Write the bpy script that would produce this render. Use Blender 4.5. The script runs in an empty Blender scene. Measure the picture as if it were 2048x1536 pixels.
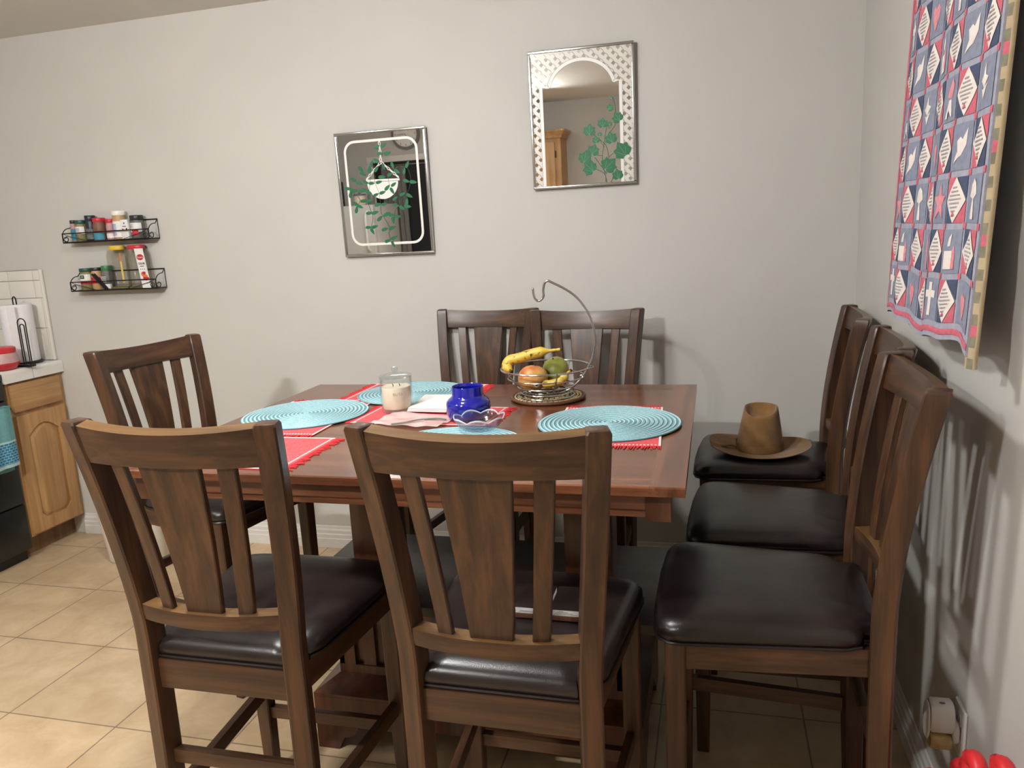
import bpy, bmesh, math, random
from mathutils import Vector, Matrix, noise
rnd = random.Random(7)
SC = bpy.context.scene
COL = SC.collection
PI = math.pi
cos, sin = math.cos, math.sin

# ------------------------------------------------------------------ materials
MATS = {}
def lin(c):
    """sRGB 0-255 -> linear rgba"""
    out = []
    for v in c:
        v = v / 255.0
        out.append(v / 12.92 if v <= 0.04045 else ((v + 0.055) / 1.055) ** 2.4)
    return (out[0], out[1], out[2], 1.0)

def newmat(name):
    m = bpy.data.materials.new(name)
    m.use_nodes = True
    nt = m.node_tree
    b = nt.nodes['Principled BSDF']
    MATS[name] = m
    return m, nt, b

def N(nt, typ, **kw):
    n = nt.nodes.new(typ)
    for k, v in kw.items():
        setattr(n, k, v)
    return n

def simple(name, col, rough=0.5, metal=0.0, spec=0.5, alpha=1.0, trans=0.0, ior=1.45, var=0.06, vscale=40.0, bump=0.0, bscale=200.0, coat=0.0, sheen=0.0, sss=0.0):
    m, nt, b = newmat(name)
    c = lin(col)
    tc = N(nt, 'ShaderNodeTexCoord')
    nz = N(nt, 'ShaderNodeTexNoise')
    nz.inputs['Scale'].default_value = vscale
    nz.inputs['Detail'].default_value = 3
    nt.links.new(tc.outputs['Object'], nz.inputs['Vector'])
    rp = N(nt, 'ShaderNodeValToRGB')
    rp.color_ramp.elements[0].position = 0.3
    rp.color_ramp.elements[1].position = 0.7
    rp.color_ramp.elements[0].color = tuple(x * (1 - var) for x in c[:3]) + (1,)
    rp.color_ramp.elements[1].color = tuple(min(1, x * (1 + var)) for x in c[:3]) + (1,)
    nt.links.new(nz.outputs['Fac'], rp.inputs['Fac'])
    nt.links.new(rp.outputs['Color'], b.inputs['Base Color'])
    b.inputs['Roughness'].default_value = rough
    b.inputs['Metallic'].default_value = metal
    b.inputs['Specular IOR Level'].default_value = spec
    b.inputs['Alpha'].default_value = alpha
    b.inputs['Transmission Weight'].default_value = trans
    b.inputs['IOR'].default_value = ior
    b.inputs['Coat Weight'].default_value = coat
    b.inputs['Sheen Weight'].default_value = sheen
    b.inputs['Subsurface Weight'].default_value = sss
    if sss:
        b.inputs['Subsurface Radius'].default_value = (0.01, 0.006, 0.004)
    if bump:
        nb = N(nt, 'ShaderNodeTexNoise')
        nb.inputs['Scale'].default_value = bscale
        nb.inputs['Detail'].default_value = 4
        nt.links.new(tc.outputs['Object'], nb.inputs['Vector'])
        bp = N(nt, 'ShaderNodeBump')
        bp.inputs['Strength'].default_value = bump
        bp.inputs['Distance'].default_value = 0.002
        nt.links.new(nb.outputs['Fac'], bp.inputs['Height'])
        nt.links.new(bp.outputs['Normal'], b.inputs['Normal'])
    return m

def wood(name, dark, mid, light, axis='z', grain=38.0, rough=0.4, spec=0.5, coat=0.0, bump=0.12, rot=None):
    m, nt, b = newmat(name)
    tc = N(nt, 'ShaderNodeTexCoord')
    mp = N(nt, 'ShaderNodeMapping')
    sc = [grain, grain, grain]
    sc['xyz'.index(axis)] = grain * 0.055
    mp.inputs['Scale'].default_value = sc
    if rot:
        mp.inputs['Rotation'].default_value = rot
    nt.links.new(tc.outputs['Object'], mp.inputs['Vector'])
    n1 = N(nt, 'ShaderNodeTexNoise')
    n1.inputs['Scale'].default_value = 1.0
    n1.inputs['Detail'].default_value = 7
    n1.inputs['Roughness'].default_value = 0.65
    n1.inputs['Distortion'].default_value = 0.35
    nt.links.new(mp.outputs['Vector'], n1.inputs['Vector'])
    n2 = N(nt, 'ShaderNodeTexNoise')
    n2.inputs['Scale'].default_value = 4.0
    n2.inputs['Detail'].default_value = 2
    nt.links.new(tc.outputs['Object'], n2.inputs['Vector'])
    rp = N(nt, 'ShaderNodeValToRGB')
    e = rp.color_ramp.elements
    e[0].position = 0.28; e[0].color = lin(dark)
    e[1].position = 0.72; e[1].color = lin(light)
    k = e.new(0.5); k.color = lin(mid)
    nt.links.new(n1.outputs['Fac'], rp.inputs['Fac'])
    mx = N(nt, 'ShaderNodeMix', data_type='RGBA', blend_type='MULTIPLY')
    mx.inputs[0].default_value = 0.35
    rp2 = N(nt, 'ShaderNodeValToRGB')
    rp2.color_ramp.elements[0].position = 0.35
    rp2.color_ramp.elements[0].color = (0.62, 0.6, 0.58, 1)
    rp2.color_ramp.elements[1].position = 0.65
    rp2.color_ramp.elements[1].color = (1.15, 1.15, 1.15, 1)
    nt.links.new(n2.outputs['Fac'], rp2.inputs['Fac'])
    nt.links.new(rp.outputs['Color'], mx.inputs[6])
    nt.links.new(rp2.outputs['Color'], mx.inputs[7])
    nt.links.new(mx.outputs[2], b.inputs['Base Color'])
    b.inputs['Roughness'].default_value = rough
    b.inputs['Specular IOR Level'].default_value = spec
    b.inputs['Coat Weight'].default_value = coat
    b.inputs['Coat Roughness'].default_value = 0.2
    bp = N(nt, 'ShaderNodeBump')
    bp.inputs['Strength'].default_value = bump
    bp.inputs['Distance'].default_value = 0.001
    nt.links.new(n1.outputs['Fac'], bp.inputs['Height'])
    nt.links.new(bp.outputs['Normal'], b.inputs['Normal'])
    return m

def glass(name, col, rough=0.0, ior=1.45, weight=1.0):
    """thin clear glass: transparent to light, glossy reflection by Fresnel"""
    m, nt, b = newmat(name)
    nt.nodes.remove(b)
    out = nt.nodes['Material Output']
    tr = N(nt, 'ShaderNodeBsdfTransparent')
    tr.inputs['Color'].default_value = col + (1,)
    gl = N(nt, 'ShaderNodeBsdfGlossy')
    gl.inputs['Roughness'].default_value = rough
    lw = N(nt, 'ShaderNodeLayerWeight'); lw.inputs['Blend'].default_value = 0.5
    pw = N(nt, 'ShaderNodeMath', operation='POWER'); pw.inputs[1].default_value = 4.0
    nt.links.new(lw.outputs['Facing'], pw.inputs[0])
    f0 = ((ior - 1) / (ior + 1)) ** 2
    fr = N(nt, 'ShaderNodeMath', operation='MULTIPLY_ADD'); fr.inputs[1].default_value = (1 - f0) * .8; fr.inputs[2].default_value = f0
    nt.links.new(pw.outputs[0], fr.inputs[0])
    mx = N(nt, 'ShaderNodeMixShader')
    nt.links.new(fr.outputs[0], mx.inputs[0])
    nt.links.new(tr.outputs[0], mx.inputs[1])
    nt.links.new(gl.outputs[0], mx.inputs[2])
    nt.links.new(mx.outputs[0], out.inputs['Surface'])
    return m

def mat(name):
    return MATS[name]

# wall paint with a light orange-peel texture
simple('wall_paint', (202, 200, 195), rough=0.62, spec=0.35, var=0.02, vscale=3.0, bump=0.10, bscale=170.0)
simple('ceiling_paint', (222, 220, 216), rough=0.9, spec=0.2, var=0.02, vscale=3.0, bump=0.25, bscale=120.0)
simple('white_trim', (226, 224, 220), rough=0.4, var=0.02)
# floor tile
def floor_tile():
    m, nt, b = newmat('floor_tile')
    tc = N(nt, 'ShaderNodeTexCoord')
    mp = N(nt, 'ShaderNodeMapping')
    mp.inputs['Location'].default_value = (2.624 + 0.411 * 20, -2.162 + 0.411 * 20, 0)
    nt.links.new(tc.outputs['Object'], mp.inputs['Vector'])
    br = N(nt, 'ShaderNodeTexBrick')
    br.offset = 0.0; br.squash = 1.0
    br.inputs['Scale'].default_value = 1.0
    br.inputs['Brick Width'].default_value = 0.411
    br.inputs['Row Height'].default_value = 0.411
    br.inputs['Mortar Size'].default_value = 0.0028
    br.inputs['Mortar Smooth'].default_value = 0.25
    br.inputs['Color1'].default_value = lin((208, 184, 150))
    br.inputs['Color2'].default_value = lin((199, 177, 146))
    br.inputs['Mortar'].default_value = lin((140, 122, 104))
    nt.links.new(mp.outputs['Vector'], br.inputs['Vector'])
    n1 = N(nt, 'ShaderNodeTexNoise')
    n1.inputs['Scale'].default_value = 7.0; n1.inputs['Detail'].default_value = 9; n1.inputs['Roughness'].default_value = 0.66
    n1.inputs['Distortion'].default_value = 0.6
    nt.links.new(tc.outputs['Object'], n1.inputs['Vector'])
    rp = N(nt, 'ShaderNodeValToRGB')
    rp.color_ramp.elements[0].position = 0.32; rp.color_ramp.elements[0].color = (0.82, 0.75, 0.66, 1)
    rp.color_ramp.elements[1].position = 0.66; rp.color_ramp.elements[1].color = (1.13, 1.13, 1.12, 1)
    nt.links.new(n1.outputs['Fac'], rp.inputs['Fac'])
    mx = N(nt, 'ShaderNodeMix', data_type='RGBA', blend_type='MULTIPLY')
    mx.inputs[0].default_value = 0.85
    nt.links.new(br.outputs['Color'], mx.inputs[6]); nt.links.new(rp.outputs['Color'], mx.inputs[7])
    nt.links.new(mx.outputs[2], b.inputs['Base Color'])
    b.inputs['Roughness'].default_value = 0.38
    b.inputs['Specular IOR Level'].default_value = 0.4
    ma = N(nt, 'ShaderNodeMath', operation='MULTIPLY')
    ma.inputs[1].default_value = -1.0
    nt.links.new(br.outputs['Fac'], ma.inputs[0])
    n3 = N(nt, 'ShaderNodeTexNoise'); n3.inputs['Scale'].default_value = 45.0; n3.inputs['Detail'].default_value = 4
    nt.links.new(tc.outputs['Object'], n3.inputs['Vector'])
    ad = N(nt, 'ShaderNodeMath', operation='MULTIPLY_ADD'); ad.inputs[1].default_value = 0.35
    nt.links.new(n3.outputs['Fac'], ad.inputs[0]); nt.links.new(ma.outputs[0], ad.inputs[2])
    bp = N(nt, 'ShaderNodeBump'); bp.inputs['Strength'].default_value = 0.35; bp.inputs['Distance'].default_value = 0.003
    nt.links.new(ad.outputs[0], bp.inputs['Height'])
    nt.links.new(bp.outputs['Normal'], b.inputs['Normal'])
floor_tile()

CH = ((42, 27, 18), (71, 47, 31), (100, 68, 43))
wood('chair_wood_upright', *CH, axis='z', rough=0.36, spec=0.45, coat=0.08)
wood('chair_wood_across', *CH, axis='x', rough=0.36, spec=0.45, coat=0.08)
wood('chair_wood_deep', *CH, axis='y', rough=0.36, spec=0.45, coat=0.08)
wood('chair_wood_pale', (84, 60, 36), (116, 85, 51), (142, 107, 66), axis='x', rough=0.34, spec=0.45, coat=0.08)  # paler brown for the upward faces of the crest and lower rails
TB = ((70, 37, 22), (110, 63, 39), (142, 89, 57))
wood('table_wood', *TB, axis='x', grain=30.0, rough=0.24, spec=0.5, coat=0.35, bump=0.06)
wood('table_wood_border', *TB, axis='y', grain=30.0, rough=0.24, spec=0.5, coat=0.35, bump=0.06)
wood('table_wood_upright', (54, 28, 18), (82, 46, 29), (106, 64, 42), axis='z', grain=30.0, rough=0.32, coat=0.2)
wood('table_wood_dark', (36, 27, 22), (54, 42, 34), (70, 56, 46), axis='x', grain=34.0, rough=0.36, coat=0.1)
wood('oak_upright', (160, 118, 74), (186, 144, 96), (204, 166, 118), axis='z', grain=26.0, rough=0.5)
wood('oak_across', (160, 118, 74), (186, 144, 96), (204, 166, 118), axis='y', grain=26.0, rough=0.5)
wood('oak_dark', (110, 82, 56), (132, 102, 74), (150, 118, 88), axis='z', grain=26.0, rough=0.6)

def leather():
    m, nt, b = newmat('leather')
    tc = N(nt, 'ShaderNodeTexCoord')
    n1 = N(nt, 'ShaderNodeTexNoise'); n1.inputs['Scale'].default_value = 9.0; n1.inputs['Detail'].default_value = 6
    nt.links.new(tc.outputs['Object'], n1.inputs['Vector'])
    rp = N(nt, 'ShaderNodeValToRGB')
    rp.color_ramp.elements[0].position = 0.35; rp.color_ramp.elements[0].color = lin((28, 21, 21))
    rp.color_ramp.elements[1].position = 0.7; rp.color_ramp.elements[1].color = lin((42, 32, 31))
    nt.links.new(n1.outputs['Fac'], rp.inputs['Fac'])
    nt.links.new(rp.outputs['Color'], b.inputs['Base Color'])
    rr = N(nt, 'ShaderNodeMapRange')
    rr.inputs['To Min'].default_value = 0.24; rr.inputs['To Max'].default_value = 0.40
    nt.links.new(n1.outputs['Fac'], rr.inputs['Value'])
    nt.links.new(rr.outputs['Result'], b.inputs['Roughness'])
    v = N(nt, 'ShaderNodeTexVoronoi'); v.inputs['Scale'].default_value = 420.0
    nt.links.new(tc.outputs['Object'], v.inputs['Vector'])
    n2 = N(nt, 'ShaderNodeTexNoise'); n2.inputs['Scale'].default_value = 40.0
    nt.links.new(tc.outputs['Object'], n2.inputs['Vector'])
    ad = N(nt, 'ShaderNodeMath', operation='ADD')
    nt.links.new(v.outputs['Distance'], ad.inputs[0]); nt.links.new(n2.outputs['Fac'], ad.inputs[1])
    bp = N(nt, 'ShaderNodeBump'); bp.inputs['Strength'].default_value = 0.12; bp.inputs['Distance'].default_value = 0.001
    nt.links.new(ad.outputs[0], bp.inputs['Height']); nt.links.new(bp.outputs['Normal'], b.inputs['Normal'])
leather()
simple('leather_piping', (30, 22, 21), rough=0.35)

simple('chrome', (190, 190, 188), rough=0.18, metal=1.0, var=0.03)
simple('silver_frame', (196, 196, 194), rough=0.16, metal=1.0, var=0.02)
def mirror_mat(name, lattice=False):
    m, nt, b = newmat(name)
    b.inputs['Metallic'].default_value = 1.0
    b.inputs['Roughness'].default_value = 0.015
    b.inputs['Base Color'].default_value = (0.80, 0.80, 0.78, 1)
    if lattice:
        tc = N(nt, 'ShaderNodeTexCoord'); sp = N(nt, 'ShaderNodeSeparateXYZ')
        nt.links.new(tc.outputs['Object'], sp.inputs[0])
        def band(sign, off):
            a = N(nt, 'ShaderNodeMath', operation='MULTIPLY_ADD'); a.inputs[1].default_value = sign
            nt.links.new(sp.outputs['X'], a.inputs[0]); nt.links.new(sp.outputs['Z'], a.inputs[2])
            d = N(nt, 'ShaderNodeMath', operation='DIVIDE'); d.inputs[1].default_value = 0.0375
            nt.links.new(a.outputs[0], d.inputs[0])
            o = N(nt, 'ShaderNodeMath', operation='ADD'); o.inputs[1].default_value = off
            nt.links.new(d.outputs[0], o.inputs[0])
            f = N(nt, 'ShaderNodeMath', operation='FRACT'); nt.links.new(o.outputs[0], f.inputs[0])
            g = N(nt, 'ShaderNodeMath', operation='LESS_THAN'); g.inputs[1].default_value = 0.52
            nt.links.new(f.outputs[0], g.inputs[0])
            return g, f
        g1, f1 = band(1.0, 100.28); g2, f2 = band(-1.0, 100.08)
        mx = N(nt, 'ShaderNodeMath', operation='MAXIMUM')
        nt.links.new(g1.outputs[0], mx.inputs[0]); nt.links.new(g2.outputs[0], mx.inputs[1])
        wh = N(nt, 'ShaderNodeBsdfPrincipled')
        # thin grey seams where one strip passes under the other
        e = N(nt, 'ShaderNodeMath', operation='LESS_THAN'); e.inputs[1].default_value = 0.07
        nt.links.new(f1.outputs[0], e.inputs[0])
        e2 = N(nt, 'ShaderNodeMath', operation='MULTIPLY'); nt.links.new(e.outputs[0], e2.inputs[0]); nt.links.new(g2.outputs[0], e2.inputs[1])
        cm = N(nt, 'ShaderNodeMix', data_type='RGBA')
        cm.inputs[6].default_value = lin((216, 213, 206)); cm.inputs[7].default_value = lin((128, 124, 118))
        nt.links.new(e2.outputs[0], cm.inputs[0])
        nt.links.new(cm.outputs[2], wh.inputs['Base Color']); wh.inputs['Roughness'].default_value = 0.35
        ms = N(nt, 'ShaderNodeMixShader')
        out = nt.nodes['Material Output']
        nt.links.new(mx.outputs[0], ms.inputs[0]); nt.links.new(b.outputs[0], ms.inputs[1]); nt.links.new(wh.outputs[0], ms.inputs[2])
        nt.links.new(ms.outputs[0], out.inputs['Surface'])
    return m
mirror_mat('mirror_glass'); mirror_mat('mirror_lattice', True)
simple('white_print', (236, 234, 228), rough=0.35, var=0.01)
simple('green_print', (24, 106, 66), rough=0.45, var=0.12, vscale=90)
simple('green_print_dark', (38, 78, 58), rough=0.45)
simple('vein_print', (112, 168, 130), rough=0.45)

simple('black_wire', (22, 21, 22), rough=0.42, var=0.1)
simple('black_enamel', (26, 29, 30), rough=0.28, var=0.05, coat=0.3)
simple('black_plastic', (28, 28, 32), rough=0.4)
simple('white_plastic', (230, 228, 224), rough=0.35, var=0.01)
simple('bin_plastic', (226, 222, 212), rough=0.45, var=0.02)
simple('white_paper', (238, 236, 234), rough=0.9, var=0.02, vscale=80, bump=0.1, bscale=300)
simple('paper_towel', (240, 238, 240), rough=0.95, var=0.02, vscale=60, bump=0.35, bscale=260)
glass('clear_glass', (0.97, 0.985, 0.98), ior=1.5)
glass('clear_plastic', (0.86, 0.85, 0.82), rough=0.08, ior=1.35)
glass('cut_glass', (0.90, 0.94, 0.97), rough=0.02, ior=1.75)
simple('blue_glass', (16, 22, 148), rough=0.06, spec=0.7, coat=0.6, var=0.05)
simple('wax', (238, 222, 200), rough=0.5, var=0.02, sss=0.15)
simple('wick', (30, 26, 22), rough=0.9)
simple('print_grey', (150, 140, 126), rough=0.6)
simple('pink_plastic', (236, 206, 202), rough=0.25, alpha=0.72, var=0.06, vscale=30)
simple('green_zip', (88, 118, 100), rough=0.4, alpha=0.8)

def woven(name, base, light, rings=True, scale=230.0):
    m, nt, b = newmat(name)
    tc = N(nt, 'ShaderNodeTexCoord')
    w = N(nt, 'ShaderNodeTexWave', wave_type='RINGS' if rings else 'BANDS')
    if rings:
        w.rings_direction = 'Z'
    w.inputs['Scale'].default_value = scale / 20.0 * 2.2
    w.inputs['Distortion'].default_value = 0.4
    w.inputs['Detail'].default_value = 1
    nt.links.new(tc.outputs['Object'], w.inputs['Vector'])
    n = N(nt, 'ShaderNodeTexNoise'); n.inputs['Scale'].default_value = 330.0; n.inputs['Detail'].default_value = 2
    nt.links.new(tc.outputs['Object'], n.inputs['Vector'])
    mx = N(nt, 'ShaderNodeMath', operation='MULTIPLY'); nt.links.new(w.outputs['Fac'], mx.inputs[0]); nt.links.new(n.outputs['Fac'], mx.inputs[1])
    rp = N(nt, 'ShaderNodeValToRGB')
    rp.color_ramp.elements[0].position = 0.05; rp.color_ramp.elements[0].color = lin(base)
    rp.color_ramp.elements[1].position = 0.5; rp.color_ramp.elements[1].color = lin(light)
    nt.links.new(mx.outputs[0], rp.inputs['Fac']); nt.links.new(rp.outputs['Color'], b.inputs['Base Color'])
    b.inputs['Roughness'].default_value = 0.42; b.inputs['Specular IOR Level'].default_value = 0.5
    bp = N(nt, 'ShaderNodeBump'); bp.inputs['Strength'].default_value = 0.8; bp.inputs['Distance'].default_value = 0.0025
    nt.links.new(mx.outputs[0], bp.inputs['Height']); nt.links.new(bp.outputs['Normal'], b.inputs['Normal'])
woven('teal_weave', (88, 146, 158), (196, 228, 234))
def red_cloth():
    m, nt, b = newmat('red_cloth')
    tc = N(nt, 'ShaderNodeTexCoord')
    w = N(nt, 'ShaderNodeTexWave', wave_type='BANDS'); w.bands_direction = 'Y'
    w.inputs['Scale'].default_value = 60.0; w.inputs['Distortion'].default_value = 0.6; w.inputs['Detail'].default_value = 2
    nt.links.new(tc.outputs['Object'], w.inputs['Vector'])
    n = N(nt, 'ShaderNodeTexNoise'); n.inputs['Scale'].default_value = 260.0
    nt.links.new(tc.outputs['Object'], n.inputs['Vector'])
    mx = N(nt, 'ShaderNodeMath', operation='MULTIPLY'); nt.links.new(w.outputs['Fac'], mx.inputs[0]); nt.links.new(n.outputs['Fac'], mx.inputs[1])
    rp = N(nt, 'ShaderNodeValToRGB')
    rp.color_ramp.elements[0].position = 0.1; rp.color_ramp.elements[0].color = lin((212, 52, 60))
    rp.color_ramp.elements[1].position = 0.62; rp.color_ramp.elements[1].color = lin((236, 132, 136))
    nt.links.new(mx.outputs[0], rp.inputs['Fac']); nt.links.new(rp.outputs['Color'], b.inputs['Base Color'])
    b.inputs['Roughness'].default_value = 0.9
    bp = N(nt, 'ShaderNodeBump'); bp.inputs['Strength'].default_value = 0.6; bp.inputs['Distance'].default_value = 0.002
    nt.links.new(mx.outputs[0], bp.inputs['Height']); nt.links.new(bp.outputs['Normal'], b.inputs['Normal'])
red_cloth()
simple('red_fringe', (214, 50, 58), rough=0.9, var=0.15, vscale=120)
simple('white_stitch', (236, 226, 224), rough=0.9)
simple('trivet_brown', (96, 62, 46), rough=0.6, var=0.2, vscale=150)
simple('trivet_straw', (196, 172, 124), rough=0.6, var=0.2, vscale=200)
simple('trivet_dark', (44, 30, 22), rough=0.7)
def fruit(name, c1, c2, c3, scale=9.0):
    m, nt, b = newmat(name)
    tc = N(nt, 'ShaderNodeTexCoord')
    n = N(nt, 'ShaderNodeTexNoise'); n.inputs['Scale'].default_value = scale; n.inputs['Detail'].default_value = 3
    nt.links.new(tc.outputs['Object'], n.inputs['Vector'])
    rp = N(nt, 'ShaderNodeValToRGB')
    e = rp.color_ramp.elements
    e[0].position = 0.34; e[0].color = lin(c1); e[1].position = 0.66; e[1].color = lin(c3)
    k = e.new(0.5); k.color = lin(c2)
    nt.links.new(n.outputs['Fac'], rp.inputs['Fac'])
    n2 = N(nt, 'ShaderNodeTexVoronoi'); n2.inputs['Scale'].default_value = 85.0
    nt.links.new(tc.outputs['Object'], n2.inputs['Vector'])
    th = N(nt, 'ShaderNodeMath', operation='LESS_THAN'); th.inputs[1].default_value = 0.16
    nt.links.new(n2.outputs['Distance'], th.inputs[0])
    mx = N(nt, 'ShaderNodeMix', data_type='RGBA', blend_type='MULTIPLY')
    mf = N(nt, 'ShaderNodeMath', operation='MULTIPLY'); mf.inputs[1].default_value = 0.3
    nt.links.new(th.outputs[0], mf.inputs[0]); nt.links.new(mf.outputs[0], mx.inputs[0])
    nt.links.new(rp.outputs['Color'], mx.inputs[6]); mx.inputs[7].default_value = lin((120, 90, 40))
    nt.links.new(mx.outputs[2], b.inputs['Base Color'])
    b.inputs['Roughness'].default_value = 0.42
fruit('mango_red', (186, 84, 56), (206, 150, 84), (214, 170, 92), 16.0)
fruit('mango_green', (112, 124, 48), (140, 144, 62), (160, 152, 74), 14.0)
def banana_mat():
    m, nt, b = newmat('banana_skin')
    tc = N(nt, 'ShaderNodeTexCoord')
    n = N(nt, 'ShaderNodeTexNoise'); n.inputs['Scale'].default_value = 75.0; n.inputs['Detail'].default_value = 5; n.inputs['Roughness'].default_value = 0.7
    nt.links.new(tc.outputs['Object'], n.inputs['Vector'])
    rp = N(nt, 'ShaderNodeValToRGB')
    e = rp.color_ramp.elements
    e[0].position = 0.37; e[0].color = lin((70, 50, 24)); e[1].position = 0.45; e[1].color = lin((214, 180, 70))
    nt.links.new(n.outputs['Fac'], rp.inputs['Fac']); nt.links.new(rp.outputs['Color'], b.inputs['Base Color'])
    b.inputs['Roughness'].default_value = 0.45
banana_mat()
simple('banana_tip', (58, 44, 26), rough=0.8, var=0.2)
simple('rim_white', (226, 234, 240), rough=0.1, alpha=0.7, coat=0.5)
glass('lid_glass', (0.93, 0.95, 0.95), rough=0.02, ior=1.8)
glass('rim_glass', (0.80, 0.86, 0.90), rough=0.05, ior=2.2)
simple('sticker', (226, 216, 200), rough=0.4)
simple('felt', (128, 94, 54), rough=0.95, var=0.16, vscale=26, bump=0.2, bscale=500, sheen=0.3)
simple('felt_band', (138, 104, 66), rough=0.85, var=0.12, vscale=60)
simple('hat_lining', (56, 40, 26), rough=0.95)
# quilt fabrics
simple('denim', (138, 144, 164), rough=0.95, var=0.12, vscale=70, bump=0.3, bscale=420)
simple('denim_sash', (164, 166, 182), rough=0.95, var=0.10, vscale=70, bump=0.3, bscale=420)
simple('navy_cloth', (74, 84, 112), rough=0.95, var=0.12, vscale=90)
simple('red_patch', (204, 106, 122), rough=0.95, var=0.10, vscale=90)
simple('pink_patch', (222, 146, 156), rough=0.95, var=0.12, vscale=90)
simple('cream_cloth', (232, 224, 218), rough=0.95, var=0.04, vscale=90)
simple('grey_ink', (176, 170, 172), rough=0.95)
simple('olive_cloth', (136, 132, 112), rough=0.95, var=0.2, vscale=60)
simple('beige_batting', (186, 168, 138), rough=0.95, var=0.06, vscale=40, bump=0.3, bscale=90)
# kitchen
def wall_tile():
    m, nt, b = newmat('backsplash_tile')
    tc = N(nt, 'ShaderNodeTexCoord')
    b.inputs['Base Color'].default_value = lin((226, 222, 214)); b.inputs['Roughness'].default_value = 0.16
    n = N(nt, 'ShaderNodeTexNoise'); n.inputs['Scale'].default_value = 12.0
    nt.links.new(tc.outputs['Object'], n.inputs['Vector'])
    bp = N(nt, 'ShaderNodeBump'); bp.inputs['Strength'].default_value = 0.06
    nt.links.new(n.outputs['Fac'], bp.inputs['Height']); nt.links.new(bp.outputs['Normal'], b.inputs['Normal'])
wall_tile()
simple('grout', (150, 142, 130), rough=0.9)
simple('counter_tile', (232, 230, 224), rough=0.2, var=0.02)
simple('red_plastic', (206, 52, 62), rough=0.3, var=0.05)
simple('red_gloss', (214, 48, 54), rough=0.4, var=0.05, sss=0.05)
simple('rosy_plastic', (206, 170, 168), rough=0.35, alpha=0.85)
def towel():
    m, nt, b = newmat('towel_weave')
    tc = N(nt, 'ShaderNodeTexCoord')
    ck = N(nt, 'ShaderNodeTexBrick'); ck.offset = 0.5
    ck.inputs['Scale'].default_value = 1.0
    ck.inputs['Brick Width'].default_value = 0.02; ck.inputs['Row Height'].default_value = 0.012; ck.inputs['Mortar Size'].default_value = 0.0022
    ck.inputs['Color1'].default_value = lin((38, 100, 140)); ck.inputs['Color2'].default_value = lin((50, 112, 150)); ck.inputs['Mortar'].default_value = lin((120, 178, 198))
    mp = N(nt, 'ShaderNodeMapping'); mp.inputs['Rotation'].default_value = (PI / 2, 0, PI / 2)
    sw = N(nt, 'ShaderNodeCombineXYZ'); sp = N(nt, 'ShaderNodeSeparateXYZ')
    nt.links.new(tc.outputs['Object'], sp.inputs[0])
    nt.links.new(sp.outputs['Y'], sw.inputs['X']); nt.links.new(sp.outputs['Z'], sw.inputs['Y'])
    nt.links.new(sw.outputs[0], ck.inputs['Vector']); nt.links.new(ck.outputs['Color'], b.inputs['Base Color'])
    b.inputs['Roughness'].default_value = 0.95
towel()
simple('towel_plain', (108, 160, 164), rough=0.95, var=0.1, vscale=120, bump=0.3, bscale=400)
simple('towel_hem', (176, 206, 206), rough=0.95)
# spice jars
simple('spice_brown', (120, 84, 66), rough=0.5, var=0.2, vscale=120)
simple('spice_red', (150, 44, 40), rough=0.5, var=0.2, vscale=120)
simple('spice_olive', (132, 126, 84), rough=0.5, var=0.2, vscale=120)
simple('spice_grey', (104, 104, 104), rough=0.5, var=0.3, vscale=160)
simple('spice_pink', (186, 140, 140), rough=0.5, var=0.1, vscale=120)
simple('spice_amber', (186, 150, 108), rough=0.4, var=0.1)
simple('cap_green', (38, 84, 72), rough=0.35)
simple('cap_bright_green', (58, 122, 78), rough=0.35)
simple('cap_navy', (36, 40, 56), rough=0.35)
simple('cap_red', (196, 44, 58), rough=0.35)
simple('cap_white', (240, 238, 230), rough=0.4)
simple('cap_black', (40, 42, 44), rough=0.35)
simple('cap_yellow', (224, 186, 60), rough=0.35)
simple('label_white', (232, 230, 228), rough=0.6)
simple('label_teal', (62, 138, 160), rough=0.6)
simple('label_blue', (110, 116, 176), rough=0.6)
simple('label_red', (190, 40, 50), rough=0.6)
simple('label_green', (36, 82, 66), rough=0.6)
simple('label_yellow', (222, 188, 96), rough=0.6)
simple('label_orange', (206, 122, 70), rough=0.6)
simple('ink_black', (46, 46, 50), rough=0.7)
simple('ink_grey', (130, 128, 136), rough=0.7)
simple('amber_oil', (190, 164, 110), rough=0.15, var=0.2, vscale=60, coat=0.4)
simple('fridge_white', (206, 206, 204), rough=0.3, var=0.01)
simple('dark_void', (22, 22, 26), rough=0.5)
simple('curtain_grey', (120, 118, 116), rough=0.9, var=0.06)
simple('clock_rim', (120, 118, 116), rough=0.3)
simple('brass', (150, 120, 70), rough=0.35, metal=0.8)
simple('iron_hinge', (60, 48, 38), rough=0.5, metal=0.6)

def emit(name, col, strength):
    m, nt, b = newmat(name)
    b.inputs['Base Color'].default_value = (0.9, 0.9, 0.88, 1)
    b.inputs['Emission Color'].default_value = col + (1,)
    b.inputs['Emission Strength'].default_value = strength
    return m
# ------------------------------------------------------------------ mesh helpers
def box(bm, x0, x1, y0, y1, z0, z1, bev=0.0, mi=0, seg=2):
    vs = [bm.verts.new((x, y, z)) for z in (z0, z1) for y in (y0, y1) for x in (x0, x1)]
    fs = []
    for q in ((0, 2, 3, 1), (4, 5, 7, 6), (0, 1, 5, 4), (2, 6, 7, 3), (0, 4, 6, 2), (1, 3, 7, 5)):
        f = bm.faces.new([vs[i] for i in q]); f.material_index = mi; fs.append(f)
    if bev > 0:
        es = list({e for f in fs for e in f.edges})
        r = bmesh.ops.bevel(bm, geom=es, offset=bev, segments=seg, profile=0.6, affect='EDGES')
        for f in r['faces']:
            f.material_index = mi
    return bm

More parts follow.
